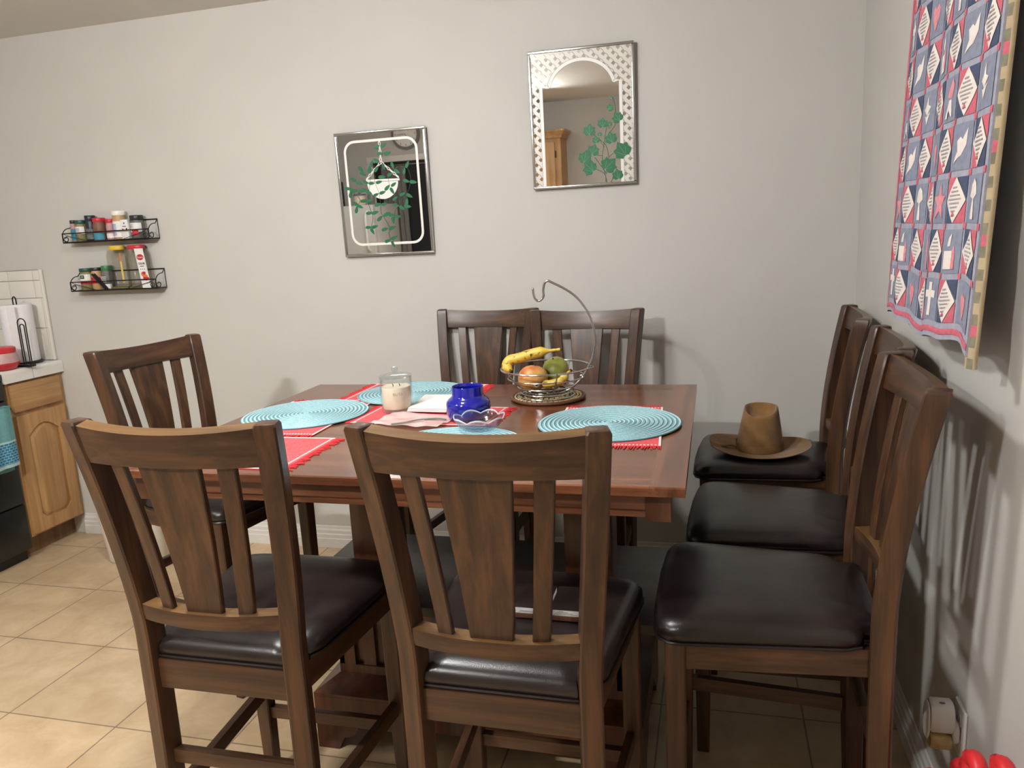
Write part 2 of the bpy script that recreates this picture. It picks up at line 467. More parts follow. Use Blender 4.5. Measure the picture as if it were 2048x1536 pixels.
def loft(bm, rings, cap=True, mi=0, loop=True):
    vr = [[bm.verts.new(p) for p in r] for r in rings]
    n = len(rings[0])
    for a, b in zip(vr[:-1], vr[1:]):
        for i in range(n if loop else n - 1):
            j = (i + 1) % n
            f = bm.faces.new((a[i], a[j], b[j], b[i])); f.material_index = mi
    if cap:
        f = bm.faces.new(list(reversed(vr[0]))); f.material_index = mi
        f = bm.faces.new(vr[-1]); f.material_index = mi
    return vr

def tube(bm, pts, r, seg=8, closed=False, mi=0, radii=None, flat=1.0):
    P = [Vector(p) for p in pts]
    n = len(P)
    tg = []
    for i in range(n):
        a = P[(i - 1) % n] if (closed or i > 0) else P[i]
        b = P[(i + 1) % n] if (closed or i < n - 1) else P[i]
        d = b - a
        tg.append(d.normalized() if d.length > 1e-9 else Vector((0, 0, 1)))
    up = Vector((0, 0, 1)) if abs(tg[0].z) < 0.9 else Vector((1, 0, 0))
    u = tg[0].cross(up).normalized()
    rings = []
    for i in range(n):
        u = (u - tg[i] * u.dot(tg[i]))
        u = u.normalized() if u.length > 1e-9 else tg[i].orthogonal().normalized()
        v = tg[i].cross(u)
        rr = radii[i] if radii else r
        rings.append([P[i] + (u * cos(2 * PI * k / seg) + v * sin(2 * PI * k / seg) * flat) * rr for k in range(seg)])
    if closed:
        vr = [[bm.verts.new(p) for p in ring] for ring in rings]
        for i in range(n):
            a, b = vr[i], vr[(i + 1) % n]
            for k in range(seg):
                j = (k + 1) % seg
                f = bm.faces.new((a[k], a[j], b[j], b[k])); f.material_index = mi
    else:
        loft(bm, rings, mi=mi)
    return bm

def lathe(bm, prof, c=(0, 0, 0), seg=32, mi=0, close_bottom=True, close_top=True, wob=None):
    rings = []
    for (r, z) in prof:
        ring = []
        for k in range(seg):
            a = 2 * PI * k / seg
            rr = r * (wob(a, z) if wob else 1.0)
            ring.append((c[0] + rr * cos(a), c[1] + rr * sin(a), c[2] + z))
        rings.append(ring)
    vr = [[bm.verts.new(p) for p in ring] for ring in rings]
    for a, b in zip(vr[:-1], vr[1:]):
        for i in range(seg):
            j = (i + 1) % seg
            f = bm.faces.new((a[i], a[j], b[j], b[i])); f.material_index = mi
    if close_bottom:
        f = bm.faces.new(list(reversed(vr[0]))); f.material_index = mi
    if close_top:
        f = bm.faces.new(vr[-1]); f.material_index = mi
    return bm

def prism(bm, poly, fn, t0, t1, mi=0):
    """poly: 2-D points; fn(u, v, t) -> 3-D; extruded from t0 to t1"""
    a = [bm.verts.new(fn(u, v, t0)) for u, v in poly]
    b = [bm.verts.new(fn(u, v, t1)) for u, v in poly]
    n = len(poly)
    f = bm.faces.new(list(reversed(a))); f.material_index = mi
    f = bm.faces.new(b); f.material_index = mi
    for i in range(n):
        j = (i + 1) % n
        f = bm.faces.new((a[i], a[j], b[j], b[i])); f.material_index = mi
    return bm

def smooth_pts(pts, k=6, closed=False):
    """Catmull-Rom through pts"""
    P = [Vector(p) for p in pts]
    n = len(P); out = []
    rng = range(n) if closed else range(n - 1)
    for i in rng:
        p0 = P[(i - 1) % n] if (closed or i > 0) else P[i]
        p1 = P[i]; p2 = P[(i + 1) % n]
        p3 = P[(i + 2) % n] if (closed or i < n - 2) else P[(i + 1) % n]
        for s in range(k):
            t = s / k
            out.append(0.5 * ((2 * p1) + (p2 - p0) * t + (2 * p0 - 5 * p1 + 4 * p2 - p3) * t * t + (3 * p1 - p0 - 3 * p2 + p3) * t ** 3))
    if not closed:
        out.append(P[-1])
    return out

def NB():
    return bmesh.new()

def mk(name, bm, mats, parent=None, smooth=35.0, loc=None, rot=None, sub=0):
    bmesh.ops.recalc_face_normals(bm, faces=bm.faces)
    if smooth:
        lim = math.radians(smooth)
        for f in bm.faces:
            f.smooth = True
        for e in bm.edges:
            if len(e.link_faces) == 2 and e.calc_face_angle(0) > lim:
                e.smooth = False
    me = bpy.data.meshes.new(name)
    bm.to_mesh(me); bm.free()
    for mname in (mats if isinstance(mats, (list, tuple)) else [mats]):
        me.materials.append(MATS[mname])
    o = bpy.data.objects.new(name, me)
    COL.objects.link(o)
    if parent is not None:
        o.parent = parent
    if loc is not None:
        o.location = loc
    if rot is not None:
        o.rotation_euler = rot
    if sub:
        md = o.modifiers.new('subdivision', 'SUBSURF'); md.levels = sub; md.render_levels = sub
    return o

def tag(o, label, cat, group=None, kind=None):
    o['label'] = label; o['category'] = cat
    if group: o['group'] = group
    if kind: o['kind'] = kind
    return o

def thing(name, label, cat, loc=(0, 0, 0), rotz=0.0, group=None, rot=None):
    o = bpy.data.objects.new(name, None)
    COL.objects.link(o)
    o.empty_display_size = 0.05
    o.location = loc
    o.rotation_euler = rot if rot else (0, 0, rotz)
    return tag(o, label, cat, group)

def struct(name, bm, mats, parent=None, label=None, cat=None, **kw):
    o = mk(name, bm, mats, parent, **kw)
    if parent is None:
        o['kind'] = 'structure'
        if label: o['label'] = label
        if cat: o['category'] = cat
    return o

def dup(root, loc, rotz, label, group=None):
    r = root.copy(); COL.objects.link(r)
    r.location = loc; r.rotation_euler = (0, 0, rotz); r['label'] = label
    if group: r['group'] = group
    for ch in list(root.children):
        c = ch.copy(); COL.objects.link(c); c.parent = r
        for g in list(ch.children):
            d = g.copy(); COL.objects.link(d); d.parent = c
    return r

def text_mesh(txt, size, name, matname, parent, loc, rot, squash=1.0, bold=0.0):
    cu = bpy.data.curves.new(name + '_curve', 'FONT')
    cu.body = txt; cu.size = size; cu.align_x = 'CENTER'; cu.align_y = 'CENTER'; cu.extrude = 0.0002
    cu.offset = bold
    tmp = bpy.data.objects.new(name + '_tmp', cu)
    COL.objects.link(tmp)
    dg = bpy.context.evaluated_depsgraph_get()
    me = bpy.data.meshes.new_from_object(tmp.evaluated_get(dg))
    bpy.data.objects.remove(tmp)
    me.materials.clear(); me.materials.append(MATS[matname])
    for v in me.vertices:
        v.co.x *= squash
    o = bpy.data.objects.new(name, me)
    COL.objects.link(o); o.parent = parent
    o.location = loc; o.rotation_euler = rot
    return o

# ------------------------------------------------------------------ camera
cam_d = bpy.data.cameras.new('camera')
cam = bpy.data.objects.new('camera', cam_d)
COL.objects.link(cam)
Rm = Matrix(((0.96715, -0.00012, -0.25421), (0.24908, -0.19939, 0.94774), (-0.0508, -0.97992, -0.19281)))
M = Matrix.Identity(4)
for i in range(3):
    M[i][0] = Rm[i][0]; M[i][1] = -Rm[i][1]; M[i][2] = -Rm[i][2]
M[0][3], M[1][3], M[2][3] = 0.0, 0.0, 1.445
cam.matrix_world = M
cam_d.sensor_width = 36.0; cam_d.sensor_fit = 'HORIZONTAL'
cam_d.lens = 1541.0 / 2048.0 * 36.0
cam_d.clip_start = 0.02
SC.camera = cam

# ------------------------------------------------------------------ the room
XW, YB, YF, XL, HC = 0.519, 3.16, -1.28, -3.86, 2.46
b = NB(); box(b, XL - .1, XW + .1, YF - .1, YB + .1, -0.1, 0.0); struct('floor', b, 'floor_tile', label='beige square ceramic tile floor', cat='floor')
b = NB(); box(b, XL - .1, XW + .1, YF - .1, YB + .1, HC, HC + .1); struct('ceiling', b, 'ceiling_paint', label='flat pale ceiling', cat='ceiling')
b = NB(); box(b, XL - .1, XW + .1, YB, YB + .1, 0, HC); struct('wall_back', b, 'wall_paint', label='beige wall behind the table', cat='wall')
b = NB(); box(b, XW, XW + .1, YF, YB, 0, HC); struct('wall_right', b, 'wall_paint', label='beige wall with the hanging quilt', cat='wall')
b = NB(); box(b, XL - .1, XL, YF, YB, 0, HC); struct('wall_left', b, 'wall_paint', label='beige kitchen wall', cat='wall')
b = NB(); box(b, XL - .1, XW + .1, YF - .1, YF, 0, HC); struct('wall_front', b, 'wall_paint', label='beige wall seen only in the mirrors', cat='wall')

def base_profile():
    # (distance out from the wall, height)
    return [(0, 0), (0.015, 0), (0.015, 0.045), (0.012, 0.048), (0.012, 0.066), (0.009, 0.07), (0.009, 0.086), (0.005, 0.094), (0.004, 0.106), (0, 0.108)]
b = NB()
loft(b, [[(x, YB - 0.0005 - d, z + .0005) for d, z in base_profile()] for x in (-3.215, XW - 0.001)])
struct('baseboard_back', b, 'white_trim', label='white ridged baseboard under the mirrors', cat='baseboard', smooth=20)
b = NB()
loft(b, [[(XW - 0.0005 - d, y, z + .0005) for d, z in base_profile()] for y in (YF + .001, YB - 0.017)])
struct('baseboard_right', b, 'white_trim', label='white ridged baseboard beside the chairs', cat='baseboard', smooth=20)

# ------------------------------------------------------------------ dining chair
HCH = 1.135; WT, WB, RK, Z0 = 0.465, 0.390, 0.065, 0.677
SPL = math.radians(16.0)
PW, PD = 0.042, 0.045
def post_wy(z):
    s = max(0.0, min(1.0, (z - Z0) / (HCH - Z0)))
    y = -RK * s ** 1.6
    if z < Z0: y = -0.012 * max(0, (0.45 - z) / 0.45) ** 1.5
    return WB + (WT - WB) * s, y
def post_bm(side):
    bm = NB(); rings = []
    zs = [0.0, .1, .2, .3, .4, .5, .6, .66, .7, .74, .78, .82, .86, .9, .94, .98, 1.02, 1.06, 1.1, 1.128, 1.1335, HCH]
    o = Vector((cos(SPL) * side, sin(SPL), 0)); n = Vector((sin(SPL) * side, -cos(SPL), 0))
    for z in zs:
        w, y = post_wy(z)
        c = Vector((side * w / 2, y, z)) - o * (PW / 2) - n * (PD / 2)
        sh = {1.1335: 0.0025, HCH: 0.006}.get(z, 0.0)
        tp = 0.004 * max(0, (0.35 - z) / 0.35)
        hw, hd = PW / 2 - sh - tp, PD / 2 - sh - tp
        ch = 0.0035
        ring = []
        for (a, e) in ((-hw + ch, hd), (hw - ch, hd), (hw, hd - ch), (hw, -hd + ch), (hw - ch, -hd), (-hw + ch, -hd), (-hw, -hd + ch), (-hw, hd - ch)):
            ring.append(c + o * a + n * e)
        rings.append(ring)
    loft(bm, rings)
    return bm
SAG = 0.028
def rail_y(x, z, hw):
    w, y = post_wy(z)
    return y - 0.004 - SAG * (1 - (x / hw) ** 2) 
def rail_bm(z0, z1, thick, dip=0.0, nx=20, setback=0.0, rows=5, tilt=0.0):
    """curved cross rail between the two rear posts"""
    bm = NB(); rings = []
    wtop, _ = post_wy((z0 + z1) / 2)
    hw = wtop / 2 - 0.030
    for i in range(nx + 1):
        x = -hw + 2 * hw * i / nx
        zt = z1 - dip * (1 - (x / hw) ** 2)
        pr = []
        zz = [z0 + (zt - z0) * k / rows for k in range(rows + 1)]
        e = 0.0015
        back = [(rail_y(x, z, hw) + setback, z - tilt * .5) for z in zz]
        front = [(rail_y(x, z, hw) + setback + thick, z + tilt * .5) for z in reversed(zz)]
        back[0] = (back[0][0] + e, back[0][1]); back[-1] = (back[-1][0] + e, back[-1][1])
        front[0] = (front[0][0] - e, front[0][1]); front[-1] = (front[-1][0] - e, front[-1][1])
        rings.append([(x, y, z) for y, z in back + front])
    loft(bm, rings)
    bm.normal_update()
    bmesh.ops.recalc_face_normals(bm, faces=bm.faces)
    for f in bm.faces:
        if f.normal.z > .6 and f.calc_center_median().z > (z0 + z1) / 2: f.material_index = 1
    return bm
def slat_bm(xb, wb, xt, wt, z0, z1, thick, n=12):
    bm = NB(); rings = []
    for i in range(n + 1):
        t = i / n; z = z0 + (z1 - z0) * t
        xc = xb + (xt - xb) * t; w = (wb + (wt - wb) * t) / 2
        hw = post_wy(z)[0] / 2 - 0.030
        e = 0.002
        def yy(x): return rail_y(x, z, hw) + 0.007 + 0.004 * (1 - t)
        y0l, y0r = yy(xc - w), yy(xc + w)
        rings.append([(xc - w + e, y0l, z), (xc - w, y0l + e, z), (xc - w, y0l + thick - e, z), (xc - w + e, y0l + thick, z),
                      (xc + w - e, y0r + thick, z), (xc + w, y0r + thick - e, z), (xc + w, y0r + e, z), (xc + w - e, y0r, z)])
    loft(bm, rings)
    return bm
def seat_outline(inset=0.0, n=10):
    """rounded trapezoid seat, seen from above; wider to the front"""
    P = [(-0.146, 0.010), (0.146, 0.010), (0.149, 0.050), (0.176, 0.058), (0.190, 0.085), (0.224, 0.40), (0.222, 0.425), (0.205, 0.448), (0.175, 0.456), (0.06, 0.463), (-0.06, 0.463), (-0.175, 0.456), (-0.205, 0.448), (-0.222, 0.425), (-0.224, 0.40), (-0.190, 0.085), (-0.176, 0.058), (-0.149, 0.050)]
    c = Vector((0, 0.25))
    pts = [Vector(p) for p in P]
    dense = []
    m = len(pts)
    for i in range(m):
        a, bb = pts[i], pts[(i + 1) % m]
        k = max(1, int((bb - a).length / 0.025))
        for s in range(k):
            dense.append(a + (bb - a) * s / k)
    out = []
    for p in dense:
        hx, hy = 0.224, 0.2115
        d = p - c
        out.append((c.x + d.x * (1 - inset / hx), c.y + d.y * (1 - inset / hy)))
    return out
def seat_bm():
    bm = NB()
    rings = []
    for inset, z in ((0.006, 0.6065), (0.0, 0.613), (-0.002, 0.624), (0.0, 0.634), (0.006, 0.643), (0.016, 0.650), (0.03, 0.655), (0.06, 0.660), (0.11, 0.664), (0.16, 0.666), (0.195, 0.6665)):
        rings.append([(x, y, z) for x, y in seat_outline(inset)])
    loft(bm, rings)
    return bm

def make_chair(label, loc, rotz, group):
    t = thing('dining_chair', label, 'chair', loc, rotz, group)
    for s in (-1, 1):
        mk('back_post', post_bm(s), 'chair_wood_upright', t, smooth=30)
    mk('crest_rail', rail_bm(1.0545, 1.1320, 0.030, dip=0.0105, tilt=.0068), ['chair_wood_across', 'chair_wood_pale'], t, smooth=22)
    mk('lower_rail', rail_bm(0.701, 0.7345, 0.038, rows=3), ['chair_wood_across', 'chair_wood_pale'], t, smooth=22)
    mk('center_splat', slat_bm(0, 0.080, 0, 0.133, 0.730, 1.060, 0.014), 'chair_wood_upright', t, smooth=30)
    for s in (-1, 1):
        mk('side_slat', slat_bm(s * 0.089, 0.031, s * 0.119, 0.034, 0.730, 1.060, 0.014), 'chair_wood_upright', t, smooth=30)
    st = mk('seat_cushion', seat_bm(), 'leather', t, smooth=60)
    bm = NB()
    tube(bm, [(x, y, 0.6095) for x, y in seat_outline(-0.001)], 0.0035, seg=6, closed=True)
    mk('piping', bm, 'leather_piping', st)
    # front legs
    for s in (-1, 1):
        bm = NB(); rings = []
        for z, h in ((0.0, 0.016), (0.3, 0.020), (0.55, 0.0215), (0.606, 0.0215)):
            cx, cy = s * 0.196, 0.414
            e = 0.003
            rings.append([(cx + a, cy + d, z) for a, d in ((-h + e, -h), (h - e, -h), (h, -h + e), (h, h - e), (h - e, h), (-h + e, h), (-h, h - e), (-h, -h + e))])
        loft(bm, rings)
        mk('leg', bm, 'chair_wood_upright', t, smooth=30)
    # seat frame
    bm = NB(); box(bm, -0.165, 0.165, 0.004, 0.026, 0.538, 0.6045, bev=0.002); mk('seat_apron', bm, 'chair_wood_across', t, smooth=30)
    bm = NB(); box(bm, -0.176, 0.176, 0.410, 0.428, 0.545, 0.6045, bev=0.002); mk('seat_apron', bm, 'chair_wood_across', t, smooth=30)
    for s in (-1, 1):
        bm = NB(); rings = []
        for y, x in ((0.036, 0.174), (0.395, 0.207)):
            rings.append([(s * x, y, 0.545), (s * (x - 0.02), y, 0.545), (s * (x - 0.02), y, 0.6045), (s * x, y, 0.6045)])
        loft(bm, rings); mk('seat_apron', bm, 'chair_wood_deep', t, smooth=30)
    # stretchers
    bm = NB(); box(bm, -0.162, 0.162, 0.008, 0.028, 0.356, 0.388, bev=0.002); mk('stretcher', bm, 'chair_wood_across', t, smooth=30)
    bm = NB(); box(bm, -0.178, 0.178, 0.404, 0.424, 0.190, 0.222, bev=0.002); mk('stretcher', bm, 'chair_wood_across', t, smooth=30)
    for s in (-1, 1):
        bm = NB(); rings = []
        for y, x in ((0.036, 0.168), (0.396, 0.193)):
            rings.append([(s * (x + .009), y, 0.248), (s * (x - .009), y, 0.248), (s * (x - .009), y, 0.284), (s * (x + .009), y, 0.284)])
        loft(bm, rings); mk('stretcher', bm, 'chair_wood_deep', t, smooth=30)
    return t

CG = 'dark wood dining chairs around the table'
chair = make_chair('dark wooden dining chair nearest the camera on the left, its slatted back turned to us', (-0.982, 1.2315, 0), 0.004, CG)
spots = [
    ((-0.385, 1.225), -0.005, 'dark wooden dining chair in the foreground centre, its slatted back before the blue jar'),
    ((-1.868, 2.244), -1.757, 'dark wooden dining chair at the far left end of the table, near the oak cabinet'),
    ((-0.938, 3.075), PI - 0.105, 'dark wooden dining chair on the back wall side, left of the fruit basket'),
    ((-0.494, 2.953), 3.090, 'dark wooden dining chair on the back wall side, behind the hooked fruit basket'),
    ((0.400, 2.722), 1.507, 'dark wooden dining chair in the far corner with the brown hat on its seat'),
    ((0.395, 2.150), 1.512, 'dark wooden dining chair in the middle of the three along the quilt wall'),
    ((0.338, 1.681), 1.560, 'dark wooden dining chair along the quilt wall, closest to the outlet'),
]
for (x, y), a, lb in spots:
    dup(chair, (x, y, 0), a, lb, CG)
# ------------------------------------------------------------------ dining table
TX0, TX1, TY0, TY1, TZ = -1.465, -0.058, 1.550, 2.624, 0.910
tcx, tcy = (TX0 + TX1) / 2, (TY0 + TY1) / 2
tab = thing('dining_table', 'large red-brown wooden dining table with placemats, on a shelved pedestal base', 'table', (0, 0, 0))
def leaf(x0, x1, bx0, bx1):
    """one half of the top; a border strip of cross grain runs along its outer end"""
    bm = NB()
    zb, zt, e = 0.889, TZ, 0.003
    xs = sorted({x0, x1, bx0, bx1})
    prof = [(TY0 + e, zt), (TY0, zt - e), (TY0, zb), (TY1, zb), (TY1, zt - e), (TY1 - e, zt), (TY1 - 0.075, zt), (TY0 + 0.075, zt)]
    rings = []
    for x in xs:
        rings.append([(x, y, z) for y, z in prof])
    vr = loft(bm, rings)
    bm.faces.ensure_lookup_table()
    for f in bm.faces:
        c = f.calc_center_median()
        if bx0 - 1e-4 <= c.x <= bx1 + 1e-4 and abs(f.normal.z) > .5 or f.normal.length < .1:
            f.material_index = 1 if (bx0 - 1e-4 <= c.x <= bx1 + 1e-4) else 0
    bm.normal_update()
    for f in bm.faces:
        c = f.calc_center_median()
        f.material_index = 1 if (bx0 <= c.x <= bx1) else 0
    return bm
mk('tabletop_leaf', leaf(TX0, -0.7655, TX0, TX0 + 0.075), ['table_wood', 'table_wood_border'], tab, smooth=30)
mk('tabletop_leaf', leaf(-0.7645, TX1, TX1 - 0.075, TX1), ['table_wood', 'table_wood_border'], tab, smooth=30)
# apron with a groove and proud corner blocks
def apron_x(y, sgn):
    bm = NB()
    box(bm, TX0 + 0.085, TX1 - 0.085, y - .009, y + .009, 0.846, 0.8885, bev=.001)
    box(bm, TX0 + 0.085, TX1 - 0.085, y - .011, y + .011, 0.830, 0.8435, bev=.002)
    box(bm, TX0 + 0.085, TX1 - 0.085, y - .006, y + .006, 0.842, 0.848)
    return bm
for y, s in ((TY0 + 0.045, -1), (TY1 - 0.045, 1)):
    mk('apron', apron_x(y, s), 'table_wood', tab, smooth=30)
for x in (TX0 + 0.045, TX1 - 0.045):
    bm = NB()
    box(bm, x - .009, x + .009, TY0 + 0.085, TY1 - 0.085, 0.846, 0.8885, bev=.001)
    box(bm, x - .011, x + .011, TY0 + 0.085, TY1 - 0.085, 0.830, 0.8435, bev=.002)
    mk('apron', bm, 'table_wood_border', tab, smooth=30)
for x in (TX0 + 0.058, TX1 - 0.058):
    for y in (TY0 + 0.058, TY1 - 0.058):
        bm = NB(); box(bm, x - .027, x + .027, y - .027, y + .027, 0.822, 0.8885, bev=.002)
        mk('corner_block', bm, 'table_wood_upright', tab, smooth=30)
# pedestal: two thick posts on a shelf, the shelf on a panelled base with arched feet
for x0, x1 in ((-1.045, -0.925), (-0.402, -0.272)):
    bm = NB(); box(bm, x0, x1, 1.965, 2.095, 0.4605, 0.888, bev=.004)
    mk('pedestal_post', bm, 'table_wood_upright', tab, smooth=30)
bm = NB(); box(bm, -1.180, -0.125, 1.800, 2.290, 0.432, 0.460, bev=.004)
mk('shelf', bm, 'table_wood_dark', tab, smooth=30)
BX0, BX1, BY0, BY1 = -1.060, -0.235, 1.850, 2.255
bm = NB(); box(bm, BX0 + .015, BX1 - .015, BY0 + .015, BY1 - .015, 0.21, 0.4315)
mk('base_panel', bm, 'table_wood_upright', tab)
def frame_side(p, u0, u1):
    """rails and mission slats on one side of the base; p(u, d, z) maps to 3-D"""
    bm = NB()
    def bx(a, c, z0, z1, d):
        prism(bm, [(a, z0), (c, z0), (c, z1), (a, z1)], lambda u, v, t: p(u, t, v), 0.0, d)
    bx(u0, u1, 0.385, 0.431, 0.016); bx(u0, u1, 0.21, 0.235, 0.016)
    bx(u0, u0 + .05, 0.235, 0.385, 0.0155); bx(u1 - .05, u1, 0.235, 0.385, 0.0155)
    n = max(2, int((u1 - u0 - .1) / 0.085))
    for i in range(n):
        c = u0 + .05 + (u1 - u0 - .1) * (i + 0.5) / n
        bx(c - .019, c + .019, 0.235, 0.385, 0.0125)
    return bm
mk('base_frame', frame_side(lambda u, d, z: (u, BY0 + .0155 - d, z), BX0, BX1), 'table_wood_upright', tab)
mk('base_frame', frame_side(lambda u, d, z: (u, BY1 - .0155 + d, z), BX0, BX1), 'table_wood_upright', tab)
mk('base_frame', frame_side(lambda u, d, z: (BX0 + .0155 - d, u, z), BY0, BY1), 'table_wood_upright', tab)
mk('base_frame', frame_side(lambda u, d, z: (BX1 - .0155 + d, u, z), BY0, BY1), 'table_wood_upright', tab)
def plinth(p, u0, u1):
    """arched foot board with a sloping top moulding"""
    bm = NB()
    arc = []
    a0, a1, r = u0 + 0.085, u1 - 0.085, 0.05
    pts = [(u0, 0.0), (a0 - .02, 0.0), (a0, 0.04)]
    for k in range(1, 7):
        t = PI / 2 * k / 6
        pts.append((a0 + r * sin(t), 0.04 + r * (1 - cos(t))))
    for k in range(6, 0, -1):
        t = PI / 2 * k / 6
        pts.append((a1 - r * sin(t), 0.04 + r * (1 - cos(t))))
    pts += [(a1, 0.04), (a1 + .02, 0.0), (u1, 0.0), (u1, 0.165), (u0, 0.165)]
    prism(bm, pts, lambda u, v, t: p(u, t, v), 0.0, 0.022)
    return bm
PX0, PX1, PY0, PY1 = -1.118, -0.178, 1.785, 2.320
mk('foot_board', plinth(lambda u, d, z: (u, PY0 + d, z), PX0, PX1), 'table_wood_upright', tab, smooth=30)
mk('foot_board', plinth(lambda u, d, z: (u, PY1 - d, z), PX0, PX1), 'table_wood_upright', tab, smooth=30)
mk('foot_board', plinth(lambda u, d, z: (PX0 + d, u, z), PY0 + .023, PY1 - .023), 'table_wood_upright', tab, smooth=30)
mk('foot_board', plinth(lambda u, d, z: (PX1 - d, u, z), PY0 + .023, PY1 - .023), 'table_wood_upright', tab, smooth=30)
bm = NB()
loft(bm, [[(PX0, PY0, .1655), (PX1, PY0, .1655), (PX1, PY1, .1655), (PX0, PY1, .1655)],
          [(PX0, PY0, .175), (PX1, PY0, .175), (PX1, PY1, .175), (PX0, PY1, .175)],
          [(BX0, BY0, .209), (BX1, BY0, .209), (BX1, BY1, .209), (BX0, BY1, .209)]])
mk('plinth_moulding', bm, 'table_wood_upright', tab, smooth=20)

# ------------------------------------------------------------------ placemats
def placemat(cx, cy, lx, ly, rz, z, label, fringe='x'):
    """red cotton mat with white stitched hems and fringes on the two ends of its long axis"""
    t = thing('fringed_placemat', label, 'placemat', (cx, cy, z), rz, 'red fringed placemats on the table')
    bm = NB(); n = 24
    for (sx) in (0,):
        box(bm, -lx / 2, lx / 2, -ly / 2, ly / 2, 0.0, 0.0018)
    mk('cloth', bm, 'red_cloth', t)
    bm = NB()
    e = 0.009
    if fringe == 'x':
        for s in (-1, 1):
            box(bm, -lx / 2 + .002, lx / 2 - .002, s * (ly / 2 - e * .4) - e * .3, s * (ly / 2 - e * .4) + e * .3, 0.00185, 0.0027)
            for k in range(int(ly / 0.009)):
                yy = -ly / 2 + 0.006 + k * 0.009
                box(bm, s * (lx / 2 - .010) - .003, s * (lx / 2 - .010) + .003, yy - .0022, yy + .0022, .0019, .0025)
    else:
        for s in (-1, 1):
            box(bm, s * (lx / 2 - e * .4) - e * .3, s * (lx / 2 - e * .4) + e * .3, -ly / 2 + .002, ly / 2 - .002, 0.00185, 0.0027)
            for k in range(int(lx / 0.009)):
                xx = -lx / 2 + 0.006 + k * 0.009
                box(bm, xx - .0022, xx + .0022, s * (ly / 2 - .010) - .003, s * (ly / 2 - .010) + .003, .0019, .0025)
    mk('stitched_hem', bm, 'white_stitch', t)
    for s in (-1, 1):
        bm = NB()
        L = ly if fringe == 'x' else lx
        m = int(L / 0.0055)
        for k in range(m):
            u = -L / 2 + L * (k + .5) / m
            ln = rnd.uniform(0.014, 0.032); sk = rnd.uniform(-.005, .005); w = .0022; h = rnd.uniform(.0006, .002)
            a = (lx if fringe == 'x' else ly) / 2 - .001
            def q(du, dv, dz):
                return (s * (a + dv), u + du, dz) if fringe == 'x' else (u + du, s * (a + dv), dz)
            vs = [q(-w, 0, .0002), q(w, 0, .0002), q(w, 0, .0017), q(-w, 0, .0017)]
            ve = [q(sk - w * .5, ln, .0002), q(sk + w * .5, ln, .0002), q(sk + w * .5, ln, h + .0006), q(sk - w * .5, ln, h + .0006)]
            loft(bm, [vs, ve])
        mk('fringe', bm, 'red_fringe', t, smooth=0)
    return t
MZ = TZ + 0.0006
placemat(-1.250, 2.105, 0.300, 0.430, 0.02, MZ, 'red fringed placemat under the left teal mat', 'y')
placemat(-1.010, 2.475, 0.440, 0.280, -0.01, MZ, 'red fringed placemat under the teal mat by the back edge', 'x')
placemat(-0.836, 2.146, 0.430, 0.230, -0.035, MZ, 'red fringed placemat in the table middle under the candle and blue jar', 'x')
placemat(-1.225, 1.725, 0.430, 0.285, 0.0, MZ, 'bare red fringed placemat behind the left foreground chair, no teal mat on it', 'x')
placemat(-0.282, 2.055, 0.290, 0.420, 0.05, MZ, 'red fringed placemat under the teal mat at the right end of the table', 'y')

def round_mat(cx, cy, z, r, label):
    bm = NB(); seg = 96
    prof = []
    k = 33
    for i in range(k + 1):
        rr = r * i / k
        if i == 0:
            continue
        prof.append((rr - r / k * .5, 0.0036 + .0008)); prof.append((rr - .0006, 0.0028))
    prof = [(0.002, 0.0042)] + prof + [(r, 0.0016), (r - .001, 0.0)]
    lathe(bm, prof, seg=seg, close_bottom=True, close_top=True)
    o = mk('round_placemat', bm, 'teal_weave', smooth=50, loc=(cx, cy, z))
    return tag(o, label, 'placemat', 'teal round placemats on the table')
TM = TZ + 0.0036
round_mat(-1.253, 2.135, TM, 0.198, 'teal woven round placemat at the left end of the table')
round_mat(-1.020, 2.458, TM, 0.190, 'teal woven round placemat by the back edge, behind the candle')
round_mat(-0.283, 2.070, TM, 0.198, 'teal woven round placemat at the right end of the table')
round_mat(-0.655, 1.800, TM, 0.195, 'teal woven round placemat mostly hidden behind the centre foreground chair, under the glass dish')

# ------------------------------------------------------------------ candle
cz = TZ + 0.0042
t = thing('candle_jar', 'lidded clear glass jar candle with cream wax', 'candle', (-0.962, 2.188, cz))
bm = NB()
lathe(bm, [(0.046, 0.0), (0.0485, 0.003), (0.0495, 0.012), (0.050, 0.104), (0.049, 0.108), (0.0465, 0.108), (0.0462, 0.012), (0.001, 0.011)], seg=48, close_top=True)
mk('glass_jar', bm, 'clear_glass', t, smooth=40)
bm = NB(); lathe(bm, [(0.0445, 0.0125), (0.0452, 0.014), (0.0452, 0.078), (0.044, 0.080), (0.040, 0.0785), (0.002, 0.078)], seg=48)
wx = mk('wax', bm, 'wax', t, smooth=40)
for dx, dy, h in ((-0.008, -.004, .010), (0.010, .006, .008)):
    bm = NB(); tube(bm, [(dx, dy, .077), (dx + .0006, dy, .083), (dx - .002, dy, .078 + h)], .0011, seg=6); mk('wick', bm, 'wick', wx)
bm = NB()
lathe(bm, [(0.047, 0.1085), (0.0505, 0.1095), (0.0510, 0.1125), (0.048, 0.1155), (0.03, 0.1195), (0.010, 0.122), (0.0065, 0.1235), (0.0075, 0.127), (0.0105, 0.131), (0.0105, 0.137), (0.008, 0.140), (0.002, 0.141)], seg=48)
lid = mk('lid', bm, 'lid_glass', t, smooth=40)
text_mesh('BLISS', 0.011, 'printed_word', 'print_grey', t, (0.024, -0.0458, 0.062), (PI / 2, 0, math.radians(28)), 1.3)

